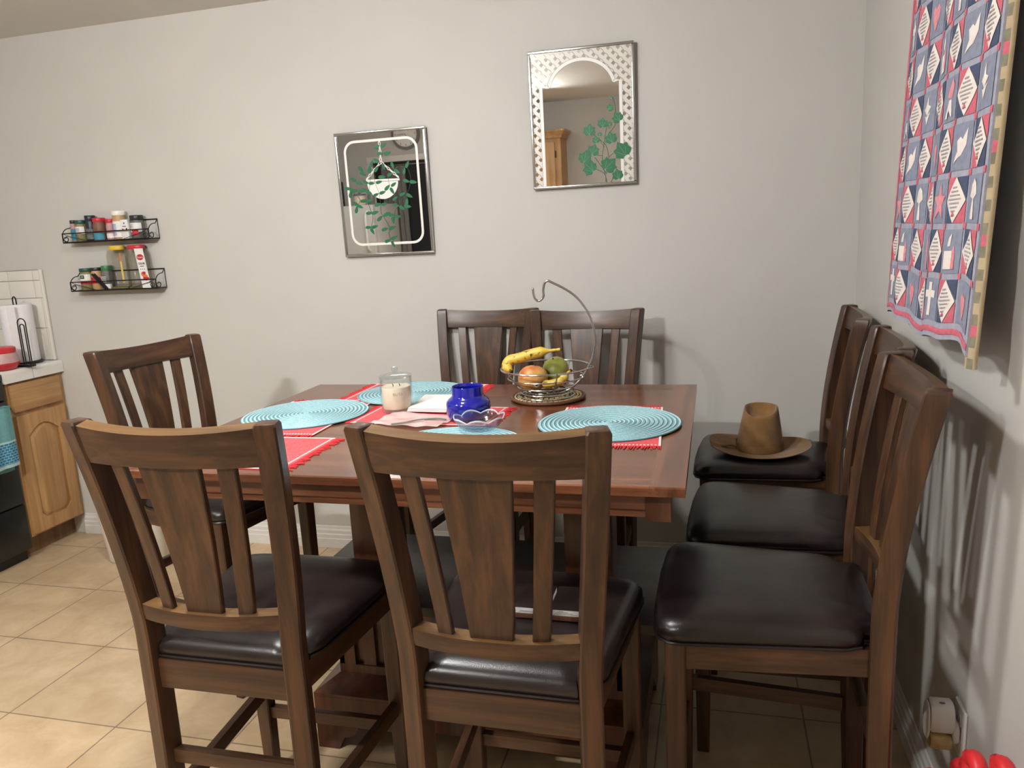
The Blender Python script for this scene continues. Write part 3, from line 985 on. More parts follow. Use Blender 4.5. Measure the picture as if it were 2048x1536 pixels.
# ------------------------------------------------------------------ blue jar
t = thing('blue_glass_jar', 'cobalt blue glass jar with a wide open neck', 'jar', (-0.700, 2.103, TZ + 0.0042))
bm = NB()
lathe(bm, [(0.044, 0.0), (0.054, 0.002), (0.0615, 0.008), (0.0650, 0.018), (0.0655, 0.044), (0.0630, 0.054), (0.055, 0.0625), (0.0485, 0.0665), (0.0462, 0.072), (0.0460, 0.096), (0.0452, 0.098), (0.0436, 0.096), (0.0436, 0.074), (0.058, 0.052), (0.060, 0.02), (0.045, 0.006), (0.001, 0.005)], seg=64)
mk('body', bm, 'blue_glass', t, smooth=50)

# ------------------------------------------------------------------ glass dish
bm = NB()
wob = lambda a, z: 1.0 + 0.075 * abs(sin(3.5 * a)) * min(1, z / 0.02)
lathe(bm, [(0.040, 0.0), (0.046, 0.002), (0.056, 0.012), (0.064, 0.023), (0.067, 0.028), (0.065, 0.0295), (0.060, 0.0235), (0.050, 0.012), (0.040, 0.006), (0.001, 0.005)], seg=84, wob=wob)
def scallop(bm_):
    for v in bm_.verts:
        if v.co.z > .018:
            v.co.z += .009 * abs(sin(3.5 * math.atan2(v.co.y, v.co.x))) * (v.co.z - .018) / .011
scallop(bm)
o = mk('glass_dish', bm, 'cut_glass', smooth=45, loc=(-0.626, 1.965, TM + .0055))
bm = NB()
tube(bm, [(0.0660 * wob(a, .03) * cos(a), 0.0660 * wob(a, .03) * sin(a), .0290) for a in [2 * PI * k / 140 for k in range(140)]], .0016, seg=6, closed=True)
scallop(bm)
mk('rim', bm, 'rim_white', o)
tag(o, 'small clear scalloped glass dish in front of the blue jar', 'dish')

# ------------------------------------------------------------------ folded napkins
t = thing('napkin_stack', 'white folded paper napkins between the candle and the blue jar', 'napkins', (-0.853, 2.262, TM + .0052))
q = [(-0.066, -0.105), (0.066, -0.112), (0.062, 0.098), (-0.084, 0.092)]
for i, (z0, z1, g) in enumerate(((0, .0042, 1.0), (.0047, .0085, .985), (.0090, .0128, .97))):
    bm = NB(); nx = 10
    prism(bm, [(x * g, y * g) for x, y in q], lambda u, v, w: (u + .0015 * i, v - .001 * i, w), z0, z1)
    bmesh.ops.bevel(bm, geom=list(bm.edges), offset=.0014, segments=2, affect='EDGES')
    mk('folded_napkin', bm, 'white_paper', t, smooth=40)

# ------------------------------------------------------------------ zip bag
t = thing('zip_bag', 'empty clear plastic zip bag lying on the central red placemat', 'plastic bag', (-0.858, 2.062, TZ + .0048), -0.12)
bm = NB(); nx, ny = 22, 18
g = []
for j in range(ny + 1):
    row = []
    for i in range(nx + 1):
        u, v = -0.112 + .224 * i / nx, -0.070 + .140 * j / ny
        z = .0035 + .0055 * noise.noise(Vector((u * 22, v * 30, 1.3))) + .006 * max(0, sin(v * 40 + u * 14)) * (1 - abs(u) / .11)
        row.append((u, v, max(0.0006, z)))
    g.append(row)
loft(bm, g, cap=False, loop=False)
mk('film', bm, 'pink_plastic', t, smooth=60)
bm = NB(); tube(bm, smooth_pts([(-.04, -.062, .004), (.0, -.05, .008), (.03, -.02, .010), (.075, .004, .009), (.10, .012, .005)], 6), .0042, seg=8, flat=.5)
mk('zip_strip', bm, 'green_zip', t)

# ------------------------------------------------------------------ trivet and fruit basket
TVX, TVY = -0.523, 2.396
t = thing('woven_trivet', 'round brown and straw coloured woven trivet under the fruit basket', 'trivet', (TVX, TVY, TZ + .0006))
bm = NB(); lathe(bm, [(0.100, 0.0), (0.112, 0.001), (0.1115, 0.0085), (0.001, 0.0085)], seg=64); mk('disc', bm, 'trivet_dark', t)
bm = NB(); tube(bm, [(0.1165 * cos(2 * PI * k / 96), 0.1165 * sin(2 * PI * k / 96), 0.0062) for k in range(96)], .0058, seg=10, closed=True); mk('rim', bm, 'trivet_brown', t)
bm = NB()
for rr, hh in ((0.107, .0095), (0.097, .0097), (0.087, .0097), (0.076, .0097), (0.064, .0097), (0.05, .0097), (0.035, .0097)):
    m = int(rr * 2 * PI / 0.017)
    for k in range(m):
        a0 = 2 * PI * k / m + rr * 31; a1 = a0 + 2 * PI / m * .72
        tube(bm, [(rr * cos(a0 + (a1 - a0) * q / 3), rr * sin(a0 + (a1 - a0) * q / 3), hh) for q in range(4)], .0030, seg=6)
mk('straw_weave', bm, 'trivet_straw', t)

bkz = TZ + .0135
t = thing('fruit_basket', 'chrome wire fruit basket with a tall banana hook', 'basket', (-0.524, 2.380, bkz))
def circ(r, z, n=72, c=(0, 0)):
    return [(c[0] + r * cos(2 * PI * k / n), c[1] + r * sin(2 * PI * k / n), z) for k in range(n)]
for r, z, w, nm in ((0.143, 0.092, .0031, 'rim_wire'), (0.122, 0.062, .0024, 'bowl_wire'), (0.092, 0.034, .0024, 'bowl_wire'), (0.068, 0.018, .0024, 'bowl_wire')):
    bm = NB(); tube(bm, circ(r, z), w, seg=8, closed=True); mk(nm, bm, 'chrome', t)
for r, z in ((0.088, 0.0028), (0.080, 0.013)):
    bm = NB(); tube(bm, circ(r, z), .0027, seg=8, closed=True); mk('base_ring', bm, 'chrome', t)
prof = [(0.147, 0.094), (0.140, 0.084), (0.1245, 0.060), (0.0945, 0.031), (0.068, 0.0145), (0.040, 0.009), (0.0, 0.008)]
for a in (math.radians(176), math.radians(68), math.radians(-64)):
    bm = NB(); tube(bm, smooth_pts([(r * cos(a), r * sin(a), z) for r, z in prof], 5), .0026, seg=8); mk('rib', bm, 'chrome', t)
arm = [(-.02, -.04, .0075), (0.004, -.03, 0.0065), (0.064, -.012, 0.016), (0.107, -.004, 0.048), (0.1415, 0, 0.0985), (0.155, 0, 0.135), (0.1625, 0, 0.182), (0.154, 0, 0.234), (0.139, 0, 0.271), (0.110, 0, 0.311), (0.076, 0, 0.338), (0.031, 0, 0.362), (0.018, 0, 0.367), (0.008, 0, 0.360), (0.003, 0, 0.340), (0.003, 0, 0.320), (-0.005, 0, 0.309), (-0.014, 0, 0.305), (-0.024, 0, 0.311), (-0.029, 0, 0.327), (-0.030, 0, 0.341)]
bm = NB(); tube(bm, smooth_pts(arm, 5), .0038, seg=10); mk('hook_arm', bm, 'chrome', t, smooth=60)
bm = NB(); lathe(bm, [(0.0005, -.0045), (.003, -.0035), (.0045, 0), (.003, .0035), (.0005, .0045)], c=(-.030, 0, .343), seg=14); mk('hook_ball', bm, 'chrome', t, smooth=60)
for dz in (0.0, 0.028):
    bm = NB(); x0 = 0.143 - dz * 1.1; z0 = 0.092 - dz
    tube(bm, smooth_pts([(x0 - .002, .008, z0), (x0 + .008, .006, z0 + .001), (x0 + .010, 0, z0), (x0 + .006, -.006, z0 - .001), (x0 - .002, -.008, z0)], 4), .0018, seg=6); mk('wire_loop', bm, 'chrome', t)

def mango(cx, cy, cz, sx, sy, sz, rz, ry, m, label, stick=False):
    t = thing('mango', label, 'mango', (cx, cy, cz), group='mangoes in the wire basket', rot=(0, ry, rz))
    bm = NB(); rings = []
    prof = [(0.02, -1.0), (.3, -.95), (.58, -.8), (.82, -.55), (.96, -.22), (1.0, .1), (.94, .4), (.8, .66), (.58, .85), (.3, .965), (.1, .985), (.04, .965)]
    for r, z in prof:
        rings.append([(sx * r * cos(a) * (1 + .06 * cos(a)), sy * r * sin(a), sz * z + .004 * cos(a) * r) for a in [2 * PI * k / 28 for k in range(28)]])
    loft(bm, rings)
    mk('skin', bm, m, t, smooth=70)
    bm = NB(); tube(bm, [(0, 0, sz * .955), (.001, 0, sz * 1.0), (.003, 0, sz * 1.04)], .0022, seg=6); mk('stem', bm, 'banana_tip', t)
    return t
m1 = mango(-0.562, 2.346, 0.9865, 0.048, 0.045, 0.042, 0.5, 0.25, 'mango_red', 'rosy mango with a round sticker in front of the green mango')
bm = NB()
for rr, mi, h in ((.0085, 0, 0), (.0045, 1, .0004)):
    vs = [bm.verts.new((rr * cos(2 * PI * k / 18), rr * sin(2 * PI * k / 18), h)) for k in range(18)]
    f = bm.faces.new(vs); f.material_index = mi
st = mk('sticker', bm, ['sticker', 'cap_green'], m1, smooth=0, loc=(0.0, 0.0, 0.0))
st.rotation_euler = (0, 0, 0)
nrm = (Vector((0.48, -0.80, -0.28))).normalized()
st.matrix_parent_inverse = Matrix.Identity(4)
_lm = Matrix.Rotation(0.5, 4, 'Z') @ Matrix.Rotation(0.25, 4, 'Y')
_ln = (_lm.inverted() @ nrm)
k = 1 / math.sqrt((_ln.x / .0500) ** 2 + (_ln.y / .0465) ** 2 + (_ln.z / .0435) ** 2)
st.matrix_local = Matrix.Translation(_ln * (k + .0018)) @ _ln.to_track_quat('Z', 'Y').to_matrix().to_4x4()
mango(-0.500, 2.420, 0.992, 0.046, 0.044, 0.048, 1.2, -0.3, 'mango_green', 'green mango at the back of the wire basket')

def banana(pts, rad, label, loc):
    t = thing('banana', label, 'banana', loc, group='bananas in the wire basket')
    P = smooth_pts(pts, 6)
    n = len(P); radii = []
    for i in range(n):
        s = i / (n - 1)
        r = rad * min(1, (s / .10) ** .5 if s < .10 else 1) * (1 if s < .72 else max(.28, 1 - (s - .72) / .12 * .72))
        radii.append(max(r, .0035))
    bm = NB(); tube(bm, P, rad, seg=10, radii=radii); mk('peel', bm, 'banana_skin', t, smooth=50)
    bm = NB(); tube(bm, [P[0] + (P[0] - P[1]).normalized() * -.0005, P[0] + (P[0] - P[1]).normalized() * .006], .0046, seg=8); mk('blossom_end', bm, 'banana_tip', t)
    d = (P[-1] - P[-2]).normalized()
    bm = NB(); tube(bm, [P[-1] - d * .001, P[-1] + d * .006], .005, seg=8); mk('stem_end', bm, 'banana_tip', t)
    return t
banana([(-.094, -.030, .012), (-.112, -.012, .024), (-.104, .0, .041), (-.076, .0, .048), (-.036, .0, .060), (0.0, 0, .068), (.03, 0, .0715), (.062, .0, .0755)], .0170, 'long spotted banana draped over the rosy mango, its stem pointing right', (-0.528, 2.345, 1.0035))
banana([(-.048, -.006, .004), (-.034, -.012, -.001), (-.010, -.012, .003), (.008, -.010, .008), (.018, -.008, .018), (.026, 0, .030), (.034, .012, .036)], .0130, 'short banana lying at the front right of the wire basket', (-0.468, 2.308, 0.978))

# ------------------------------------------------------------------ hat on the corner chair
t = thing('felt_hat', 'brown felt fedora hat resting on a black chair seat', 'hat', (0.150, 2.690, 0.6690), -0.06)
bm = NB(); rings = []
na = 64
def brim_z(a, s):
    # s: 0 at the crown, 1 at the edge; the edge curls up at both sides
    side = abs(cos(a)) ** 2.2
    back = max(0, sin(a)) ** 1.0
    lift = (0.030 * side * (0.55 + .6 * back) + 0.006 * back) * s ** 2.2
    if cos(a) < 0 and sin(a) > -0.25:
        lift += 0.012 * s ** 2 * abs(cos(a)) ** 4
    return 0.002 + lift
def brim_xy(a, s):
    rx = 0.077 + (0.168 - 0.077) * s; ry = 0.085 + (0.128 - 0.085) * s
    return rx * cos(a), ry * sin(a)
prof_s = [0, .2, .4, .6, .8, .93, 1.0]
for s in prof_s:
    rings.append([(*brim_xy(a, s), brim_z(a, s) + .0022) for a in [2 * PI * k / na for k in range(na)]])
for s in reversed(prof_s):
    rings.append([(*brim_xy(a, s), brim_z(a, s)) for a in [2 * PI * k / na for k in range(na)]])
vr = loft(bm, rings, cap=False)
mk('brim', bm, 'felt', t, smooth=70)
bm = NB(); rings = []
for q in range(15):
    h = q / 14
    ring = []
    for k in range(na):
        a = 2 * PI * k / na
        taper = 1 - 0.30 * h ** 1.25
        front = max(0, -sin(a + .12))
        x = 0.078 * taper * cos(a); y = 0.085 * taper * sin(a)
        pinch = 1 - 0.04 * h ** 2 * math.exp(-((a - 1.66 * PI) / .34) ** 2) - 0.04 * h ** 2 * math.exp(-((a - 1.25 * PI) / .34) ** 2)
        z = 0.146 * h * (1 - 0.19 * h * front ** .7)
        ring.append((x * pinch + .004 * h, y * pinch, 0.004 + z))
    rings.append(ring)
top = rings[-1]
tc_ = (sum(p[0] for p in top) / na, sum(p[1] for p in top) / na)
for g, dz in ((.95, .0025), (.88, -.002), (.80, -.014), (.68, -.026), (.5, -.033), (.3, -.036), (.1, -.037)):
    ring = []
    for (x, y, z) in top:
        ring.append((tc_[0] + (x - tc_[0]) * g, tc_[1] + (y - tc_[1]) * g, z + dz + (1 - g) * (.140 - z) * .4))
    rings.append(ring)
loft(bm, rings, cap=True)
mk('crown', bm, 'felt', t, smooth=75)
bm = NB(); rings = []
for z, g in ((.006, 1.02), (.030, .995)):
    rings.append([(0.0785 * g * cos(a), 0.0853 * g * sin(a), z) for a in [2 * PI * k / na for k in range(na)]])
loft(bm, rings, cap=False)
hb = mk('hat_band', bm, 'felt_band', t, smooth=60)
bm = NB()
tube(bm, smooth_pts([(-.070, -.02, .012), (-.092, -.018, .016), (-.112, -.016, .013), (-.128, -.018, .012)], 5), .0075, seg=8, flat=.5); mk('bow', bm, 'felt_band', hb)
# ------------------------------------------------------------------ wall mirrors
def mirror(name, label, cx, cz, w, h, tilt, group=None):
    D = 0.018
    t = thing(name, label, 'mirror', (cx, YB - .0015 - (D / 2) - (h / 2) * sin(tilt), cz), rot=(tilt, 0, 0))
    # local frame: x right, z up, -y towards the room
    bm = NB(); fw = 0.011
    for (x0, x1, z0, z1) in ((-w / 2, w / 2, h / 2 - fw, h / 2), (-w / 2, w / 2, -h / 2, -h / 2 + fw), (-w / 2, -w / 2 + fw, -h / 2 + fw, h / 2 - fw), (w / 2 - fw, w / 2, -h / 2 + fw, h / 2 - fw)):
        box(bm, x0, x1, -D / 2, D / 2, z0, z1, bev=.0028, seg=3)
    mk('frame', bm, 'silver_frame', t, smooth=60)
    bm = NB(); box(bm, -w / 2 + fw * .7, w / 2 - fw * .7, .0, D / 2 - .002, -h / 2 + fw * .7, h / 2 - fw * .7)
    mk('backing', bm, 'dark_void', t)
    return t
def flat(pts, y, bm, mi=0):
    vs = [bm.verts.new((x, y, z)) for x, z in pts]
    f = bm.faces.new(vs); f.material_index = mi
    return f
def strip(bm, pts, w, y, mi=0, closed=False):
    n = len(pts)
    L, Rr = [], []
    for i in range(n):
        a = Vector(pts[(i - 1) % n] if closed or i else pts[i]); c = Vector(pts[(i + 1) % n] if closed or i < n - 1 else pts[i])
        d = (c - a)
        d = d.normalized() if d.length > 1e-9 else Vector((1, 0))
        nn = Vector((-d.y, d.x)) * w / 2
        p = Vector(pts[i])
        L.append(bm.verts.new((p.x + nn.x, y, p.y + nn.y))); Rr.append(bm.verts.new((p.x - nn.x, y, p.y - nn.y)))
    for i in range(n if closed else n - 1):
        j = (i + 1) % n
        f = bm.faces.new((L[i], L[j], Rr[j], Rr[i])); f.material_index = mi
def leaf_pts(x, z, L, ang, w=.36):
    out = []
    for k in range(16):
        a = 2 * PI * k / 16
        px = L * .5 * cos(a); pz = L * w * .5 * sin(a) * (1.15 - .3 * cos(a))
        if k == 0: px *= 1.18
        out.append((x + px * cos(ang) - pz * sin(ang), z + px * sin(ang) + pz * cos(ang)))
    return out
def ivy_pts(x, z, s, ang):
    shape = [(0, -.36), (.20, -.46), (.38, -.38), (.54, -.20), (.47, -.02), (.52, .20), (.30, .24), (.06, .56), (-.20, .28), (-.46, .26), (-.44, .02), (-.56, -.18), (-.38, -.32), (-.24, -.46)]
    return [(x + s * (p * cos(ang) - q * sin(ang)), z + s * (p * sin(ang) + q * cos(ang))) for p, q in shape]

W1, H1 = 0.413, 0.520
t = mirror('wall_mirror', 'silver framed wall mirror printed with a hanging pot plant', -1.363, 1.635, W1, H1, 0.020)
GY = -0.0045
bm = NB(); flat([(-W1 / 2 + .008, -H1 / 2 + .008), (W1 / 2 - .008, -H1 / 2 + .008), (W1 / 2 - .008, H1 / 2 - .008), (-W1 / 2 + .008, H1 / 2 - .008)], GY, bm)
mk('glass', bm, 'mirror_glass', t)
bm = NB()
rr = .045; X0, X1, Zb, Zt = -0.163, 0.163, -0.2095, 0.220
path = []
for cx, cz, a0 in ((X1 - rr, Zt - rr, 0), (X0 + rr, Zt - rr, 90), (X0 + rr, Zb + rr, 180), (X1 - rr, Zb + rr, 270)):
    for k in range(9):
        a = math.radians(a0 + 90 * k / 8); path.append((cx + rr * cos(a), cz + rr * sin(a)))
strip(bm, path, .0105, GY - .0006, closed=True)
# chain
def link(cx, cz, ang, L=.017, w=.0085):
    pts = []
    for k in range(14):
        a = 2 * PI * k / 14
        x = L / 2 * cos(a) * .95; z = w / 2 * sin(a)
        pts.append((cx + x * cos(ang) - z * sin(ang), cz + x * sin(ang) + z * cos(ang)))
    strip(bm, pts, .0032, GY - .0008, closed=True)
for k in range(5):
    link(-.001, .2055 - k * .0165, PI / 2, .018, .0085 if k % 2 == 0 else .004)
for s in (-1, 1):
    for k in range(6):
        f = (k + .5) / 6
        link(s * .0745 * f - .001, .130 - .068 * f, -s * math.radians(42), .018, .008 if k % 2 == 0 else .0038)
mk('printed_border', bm, 'white_print', t, smooth=0)
bm = NB()
pot = [(-.0765, .062), (.0765, .0585), (.0765, .050), (-.0765, .053)]
flat(pot, GY - .0008, bm)
flat([(-.072, .0515)] + [(-.002 + .071 * cos(a), .0485 + .071 * sin(a)) for a in [PI + PI * k / 20 for k in range(21)]] + [(.072, .0485)], GY - .0008, bm)
mk('printed_pot', bm, 'white_print', t, smooth=0)
bm = NB()
leaves1 = [(-0.0525, 0.0456, 0), (-0.0184, 0.0483, 10), (0.0175, 0.023, 40), (0.0476, 0.0344, 30), (0.0387, 0.0095, -60), (-0.0366, -0.0028, 20), (-0.0066, 0.0043, 15), (-0.0956, -0.025, 5), (-0.0674, -0.0254, 5), (-0.0336, -0.0442, 15), (-0.0028, -0.0435, 10), (-0.0768, -0.0774, 5), (-0.0503, -0.0768, 15), (-0.0857, -0.1376, 0), (-0.058, -0.1362, 15), (-0.0698, -0.1542, -60), (-0.0299, -0.1026, 40), (0.0034, -0.0859, 25), (0.0304, -0.1119, -85), (0.054, -0.0989, 0), (0.0232, -0.0911, -10), (-0.0113, -0.1489, 15), (0.0231, -0.1444, 20), (-0.0021, -0.199, 20), (0.0284, -0.1871, 25), (0.0217, -0.2125, -65), (-0.1637, 0.0303, -10), (-0.1393, 0.0206, -10), (-0.156, 0.0053, 75), (-0.1357, -0.0358, -30), (-0.117, -0.0476, -25), (-0.1344, -0.0606, 75), (-0.1349, 0.0652, -30), (-0.1112, 0.0506, -20), (0.1161, 0.1112, 60), (0.1008, 0.0856, 75), (0.1062, 0.0454, -20), (0.1366, 0.0394, -10), (0.0841, -0.0074, 20), (0.1145, -0.0153, -30), (0.0513, -0.0519, -20), (0.0772, -0.0636, -35), (0.1021, -0.0589, -10), (0.05, 0.113, -70), (0.0677, 0.0867, -30), (0.0096, 0.1099, -70), (-0.0247, 0.1022, 50), (-0.0563, 0.1024, 80), (-0.0034, 0.1646, 0), (0.0299, 0.1634, 10), (-0.0121, 0.1911, 30), (0.0151, 0.1961, 30), (-0.0216, 0.136, -30), (-0.0451, 0.1257, 60), (-0.0968, 0.1052, -60), (-0.0895, 0.0865, -30), (-0.0792, 0.0514, -20), (-0.0031, 0.0686, 0), (0.0356, 0.0761, 20), (0.1013, -0.0407, 80), (0.0493, -0.0234, 30), (-0.0891, 0.0195, -20), (-0.0695, 0.0102, -30), (-0.1053, 0.0165, 0)]
for i, (x, z, a) in enumerate(leaves1):
    flat(leaf_pts(x, z, .030 * (0.9 + .2 * ((i * 7) % 5) / 5), math.radians(a), .40), GY - .0014 - .00002 * (i % 9), bm)
stems1 = [[(0.0253, 0.0607), (0.029, 0.0263)], [(-0.0316, 0.0766), (-0.0364, 0.0486), (-0.0225, 0.0032), (-0.0202, -0.0458), (-0.0209, -0.0784), (-0.0111, -0.0954), (0.0082, -0.1334), (0.0102, -0.1623)], [(-0.0518, 0.1021), (-0.0593, 0.0461), (-0.0774, -0.0261), (-0.0609, -0.0927), (-0.0715, -0.1334)], [(0.0506, 0.0951), (0.0873, 0.1092), (0.1169, 0.0945), (0.1268, 0.054), (0.1144, 0.0109), (0.0945, -0.0161), (0.0501, -0.0661), (0.0396, -0.094), (0.0344, -0.1183)], [(-0.0781, 0.0148), (-0.1549, 0.0257), (-0.113, -0.0158), (-0.1295, -0.0436)], [(0.0635, -0.0142), (0.0748, -0.0391), (0.0998, -0.0588)], [(0.0057, -0.1621), (0.0118, -0.1955)]]
for s in stems1:
    pts = [(p.x, p.y) for p in smooth_pts([(x, z, 0) for x, z in s], 5)]
    strip(bm, pts, .0014, GY - .0011, mi=1)
mk('printed_leaves', bm, ['green_print', 'green_print_dark'], t, smooth=0)

W2, H2 = 0.4145, 0.525
t = mirror('wall_mirror', 'silver framed wall mirror printed with a white lattice arch and ivy', -0.502, 1.871, W2, H2, 0.020)
# arch outline (inner edge of the white band)
inner = [(-.160, -.2545), (-.160, .126), (-.128, .126)]
cxa, cza, ra = 0.0, 0.102, .130
ring = [(cxa + ra * cos(a), cza + ra * sin(a) * .88) for a in [PI - math.radians(12) - (PI - math.radians(24)) * k / 28 for k in range(29)]]
inner += ring + [(.128, .126), (.153, .126), (.153, -.2545)]
bm = NB(); flat(inner, GY - .0004, bm); mk('glass', bm, 'mirror_glass', t)
bm = NB()
ox, oz = W2 / 2 - .008, H2 / 2 - .008
outer_poly = [(-ox, -.2545), (-ox, oz), (ox, oz), (ox, -.2545)] + list(reversed(inner))
flat(outer_poly, GY, bm); mk('lattice_panel', bm, 'mirror_lattice', t)
bm = NB(); strip(bm, inner, .0148, GY - .0007, mi=1); strip(bm, inner, .0125, GY - .0009); mk('printed_arch', bm, ['white_print', 'ink_grey'], t, smooth=0)
bm = NB()
ivy = [(0.0262, -0.0482, 0.0276), (0.0792, -0.0255, 0.023), (0.1071, -0.0299, 0.0115), (0.1377, -0.0098, 0.0253), (0.1117, 0.0293, 0.0161), (0.1152, 0.0636, 0.0083), (0.0671, -0.066, 0.0101), (0.0513, -0.0856, 0.0175), (0.11, -0.0839, 0.0276), (0.152, -0.1328, 0.0391), (0.0392, -0.1244, 0.0276), (0.0054, -0.1493, 0.0299), (0.0217, -0.1907, 0.0331), (0.1009, -0.1835, 0.0368), (0.1325, -0.2236, 0.0253)]
for i, (x, z, s) in enumerate(ivy):
    a = rnd.uniform(-.9, .9)
    s2 = s * 1.65
    flat(ivy_pts(x, z, s2, a), GY - .0020 - .00003 * i, bm)
    for dx, dz in ((.06, .45), (.36, .06), (-.36, .1)):
        q = lambda p, r: (x + s2 * (p * cos(a) - r * sin(a)), z + s2 * (p * sin(a) + r * cos(a)))
        strip(bm, [q(0, -.4), q(dx * .8, dz * .8)], .0009, GY - .0026, mi=2)
for s in [[(0.0904, -0.2504), (0.0752, -0.167), (0.081, -0.1129), (0.0962, -0.0352)], [(0.086, -0.2501), (0.0825, -0.2181), (0.048, -0.1967)], [(0.0912, -0.2187), (0.0449, -0.1522)], [(0.0994, -0.1561), (0.0898, -0.1094), (0.0389, -0.0637)], [(0.0994, -0.1561), (0.1194, -0.1408)], [(0.0757, -0.1481), (0.0496, -0.1441)], [(0.1085, -0.061), (0.1308, -0.0298), (0.1301, 0.0277), (0.1226, 0.0691)], [(0.1056, -0.2514), (0.117, -0.2331)], [(0.0831, -0.1172), (0.0645, -0.0824)], [(0.1066, -0.0484), (0.0963, -0.0311)]]:
    pts = [(p.x, p.y) for p in smooth_pts([(x, z, 0) for x, z in s], 5)]
    strip(bm, pts, .0022, GY - .0015, mi=1)
mk('printed_ivy', bm, ['green_print', 'green_print_dark', 'vein_print'], t, smooth=0)

# ------------------------------------------------------------------ spice racks
RF, RB = 3.086, YB - .0005
def rack(label, x0, x1, z0, group):
    t = thing('spice_rack', label, 'rack', (0, 0, 0), group=group)
    zt, zk = z0 + .043, z0 + .088
    w = .0029
    bm = NB()
    tube(bm, [(x0, RF, z0), (x1, RF, z0), (x1, RF, zt), (x0, RF, zt)], w, seg=6, closed=True)
    mk('front_frame', bm, 'black_wire', t)
    bm = NB()
    tube(bm, [(x0, RB - .003, z0), (x1, RB - .003, z0), (x1, RB - .003, zk), (x0, RB - .003, zk)], w, seg=6, closed=True)
    mk('back_frame', bm, 'black_wire', t)
    bm = NB()
    box(bm, x0 + .001, x1 - .001, RF + .001, RB - .001, z0 - .001, z0 + .0012); box(bm, x0 + .004, x1 - .004, RF - .0004, RF + .0004, z0, z0 + .004)
    mk('shelf_tray', bm, 'black_wire', t)
    for x in (x0, x1):
        bm = NB()
        tube(bm, [(x, RF, z0), (x, RB - .003, z0)], w, seg=6)
        # scroll: arc from the back top down to the front, ending in a curl
        sc = [(x, RB - .006, zk - .004)]
        for k in range(9):
            a = PI / 2 * k / 8
            sc.append((x, RF + .052 - .050 * sin(a), zt - .010 + .036 * cos(a)))
        for k in range(14):
            a = PI + 2.0 * PI * k / 13 * .95; r = .0155 * (1 - .5 * k / 13)
            sc.append((x, RF + .020 + r * cos(a) * 1.1, z0 + .018 + r * sin(a)))
        tube(bm, smooth_pts(sc, 3), .0021, seg=6)
        mk('end_scroll', bm, 'black_wire', t)
    # curls in the front panel
    bm = NB()
    for s, xa in ((1, x0), (-1, x1)):
        sc = []
        for k in range(16):
            a = 2.1 * PI * k / 15; r = .004 + .010 * k / 15
            sc.append((xa + s * (.022 - r * cos(a)), RF, z0 + .018 + r * sin(a)))
        sc += [(xa + s * .03, RF, z0 + .030), (xa + s * .085, RF, z0 + .018), (xa + s * .14, RF, z0 + .004)]
        tube(bm, smooth_pts(sc, 3), .0013, seg=5)
        tube(bm, [(xa + s * .003, RF, zt), (xa + s * .05, RF, zt - .018)], .0013, seg=5)
    mk('front_scrolls', bm, 'black_wire', t)
    return t
RX0, RX1, Z1, Z2 = -3.005, -2.522, 1.5035, 1.2735
rack('black wire spice rack, the upper of the two on the wall', RX0, RX1, Z1, 'wire spice racks')
rack('black wire spice rack, the lower of the two on the wall', RX0 + .002, RX1 + .002, Z2, 'wire spice racks')

def jar(name, label, x, y, z, r, h, caph, body, cap, capr=1.0, lab=None, lab_z=(.3, .75), fill=None, square=False, group=None, neck=.9, lab_w=1.0):
    t = thing(name, label, 'spice jar', (x, y, z + .0016), group=group)
    seg = 4 if square else 28
    bm = NB()
    hb = h - caph
    if square:
        box(bm, -r, r, -r * .8, r * .8, 0, hb - .008, bev=.004)
        lathe(bm, [(r * .8, hb - .0085), (r * .74, hb)], seg=24)
    else:
        lathe(bm, [(r * .92, 0), (r, .003), (r, hb - .012), (r * neck, hb - .004), (r * neck, hb)], seg=seg)
    mk('bottle', bm, body, t, smooth=45)
    bm = NB()
    lathe(bm, [(r * capr * .97, hb + .0002), (r * capr, hb + .002), (r * capr, h - .002), (r * capr * .95, h)], seg=28)
    mk('cap', bm, cap, t, smooth=45)
    if lab:
        z0, z1 = lab_z[0] * hb, lab_z[1] * hb
        bm = NB()
        if square:
            box(bm, -r * .94 * lab_w, r * .94 * lab_w, -r * .8 - .0012, -r * .8 - .0004, z0, z1)
        else:
            a0, a1 = -PI / 2 - 1.25 * lab_w, -PI / 2 + 1.25 * lab_w
            rings = []
            for zz in (z0, z1):
                rings.append([((r + .0006) * cos(a0 + (a1 - a0) * k / 14), (r + .0006) * sin(a0 + (a1 - a0) * k / 14), zz) for k in range(15)])
            loft(bm, rings, cap=False, loop=False)
        mk('label_sheet', bm, lab, t, smooth=45)
    return t
def lines(t, x0, x1, y, zs, m='ink_grey', h=.0022):
    bm = NB()
    for i, z in enumerate(zs):
        e = (x1 - x0) * (.12 * ((i * 37) % 5) / 5)
        box(bm, x0 + e, x1 - e * .6, y - .0004, y, z - h / 2, z + h / 2)
    mk('label_print', bm, m, t, smooth=0)
SG1, SG2 = 'spice jars on the upper rack', 'spice jars on the lower rack'
JY = 3.122
j = jar('spice_bottle', 'slim clear bottle with a teal label at the left end of the upper rack', -2.966, JY, Z1, .0145, .103, .016, 'spice_pink', 'cap_black', lab='label_teal', lab_z=(.1, .72), group=SG1)
j = jar('spice_bottle', 'dark green capped herb jar with a white label on the upper rack', -2.924, JY, Z1, .0250, .101, .017, 'spice_olive', 'cap_green', lab='label_white', lab_z=(.42, .84), group=SG1)
lines(j, -.012, .012, -.0262, (.050, .056, .062), 'ink_grey')
j = jar('spice_bottle', 'tall dark bottle with a navy cap on the upper rack', -2.870, JY + .004, Z1, .0240, .120, .026, 'cap_navy', 'cap_navy', lab='spice_grey', lab_z=(.1, .62), group=SG1)
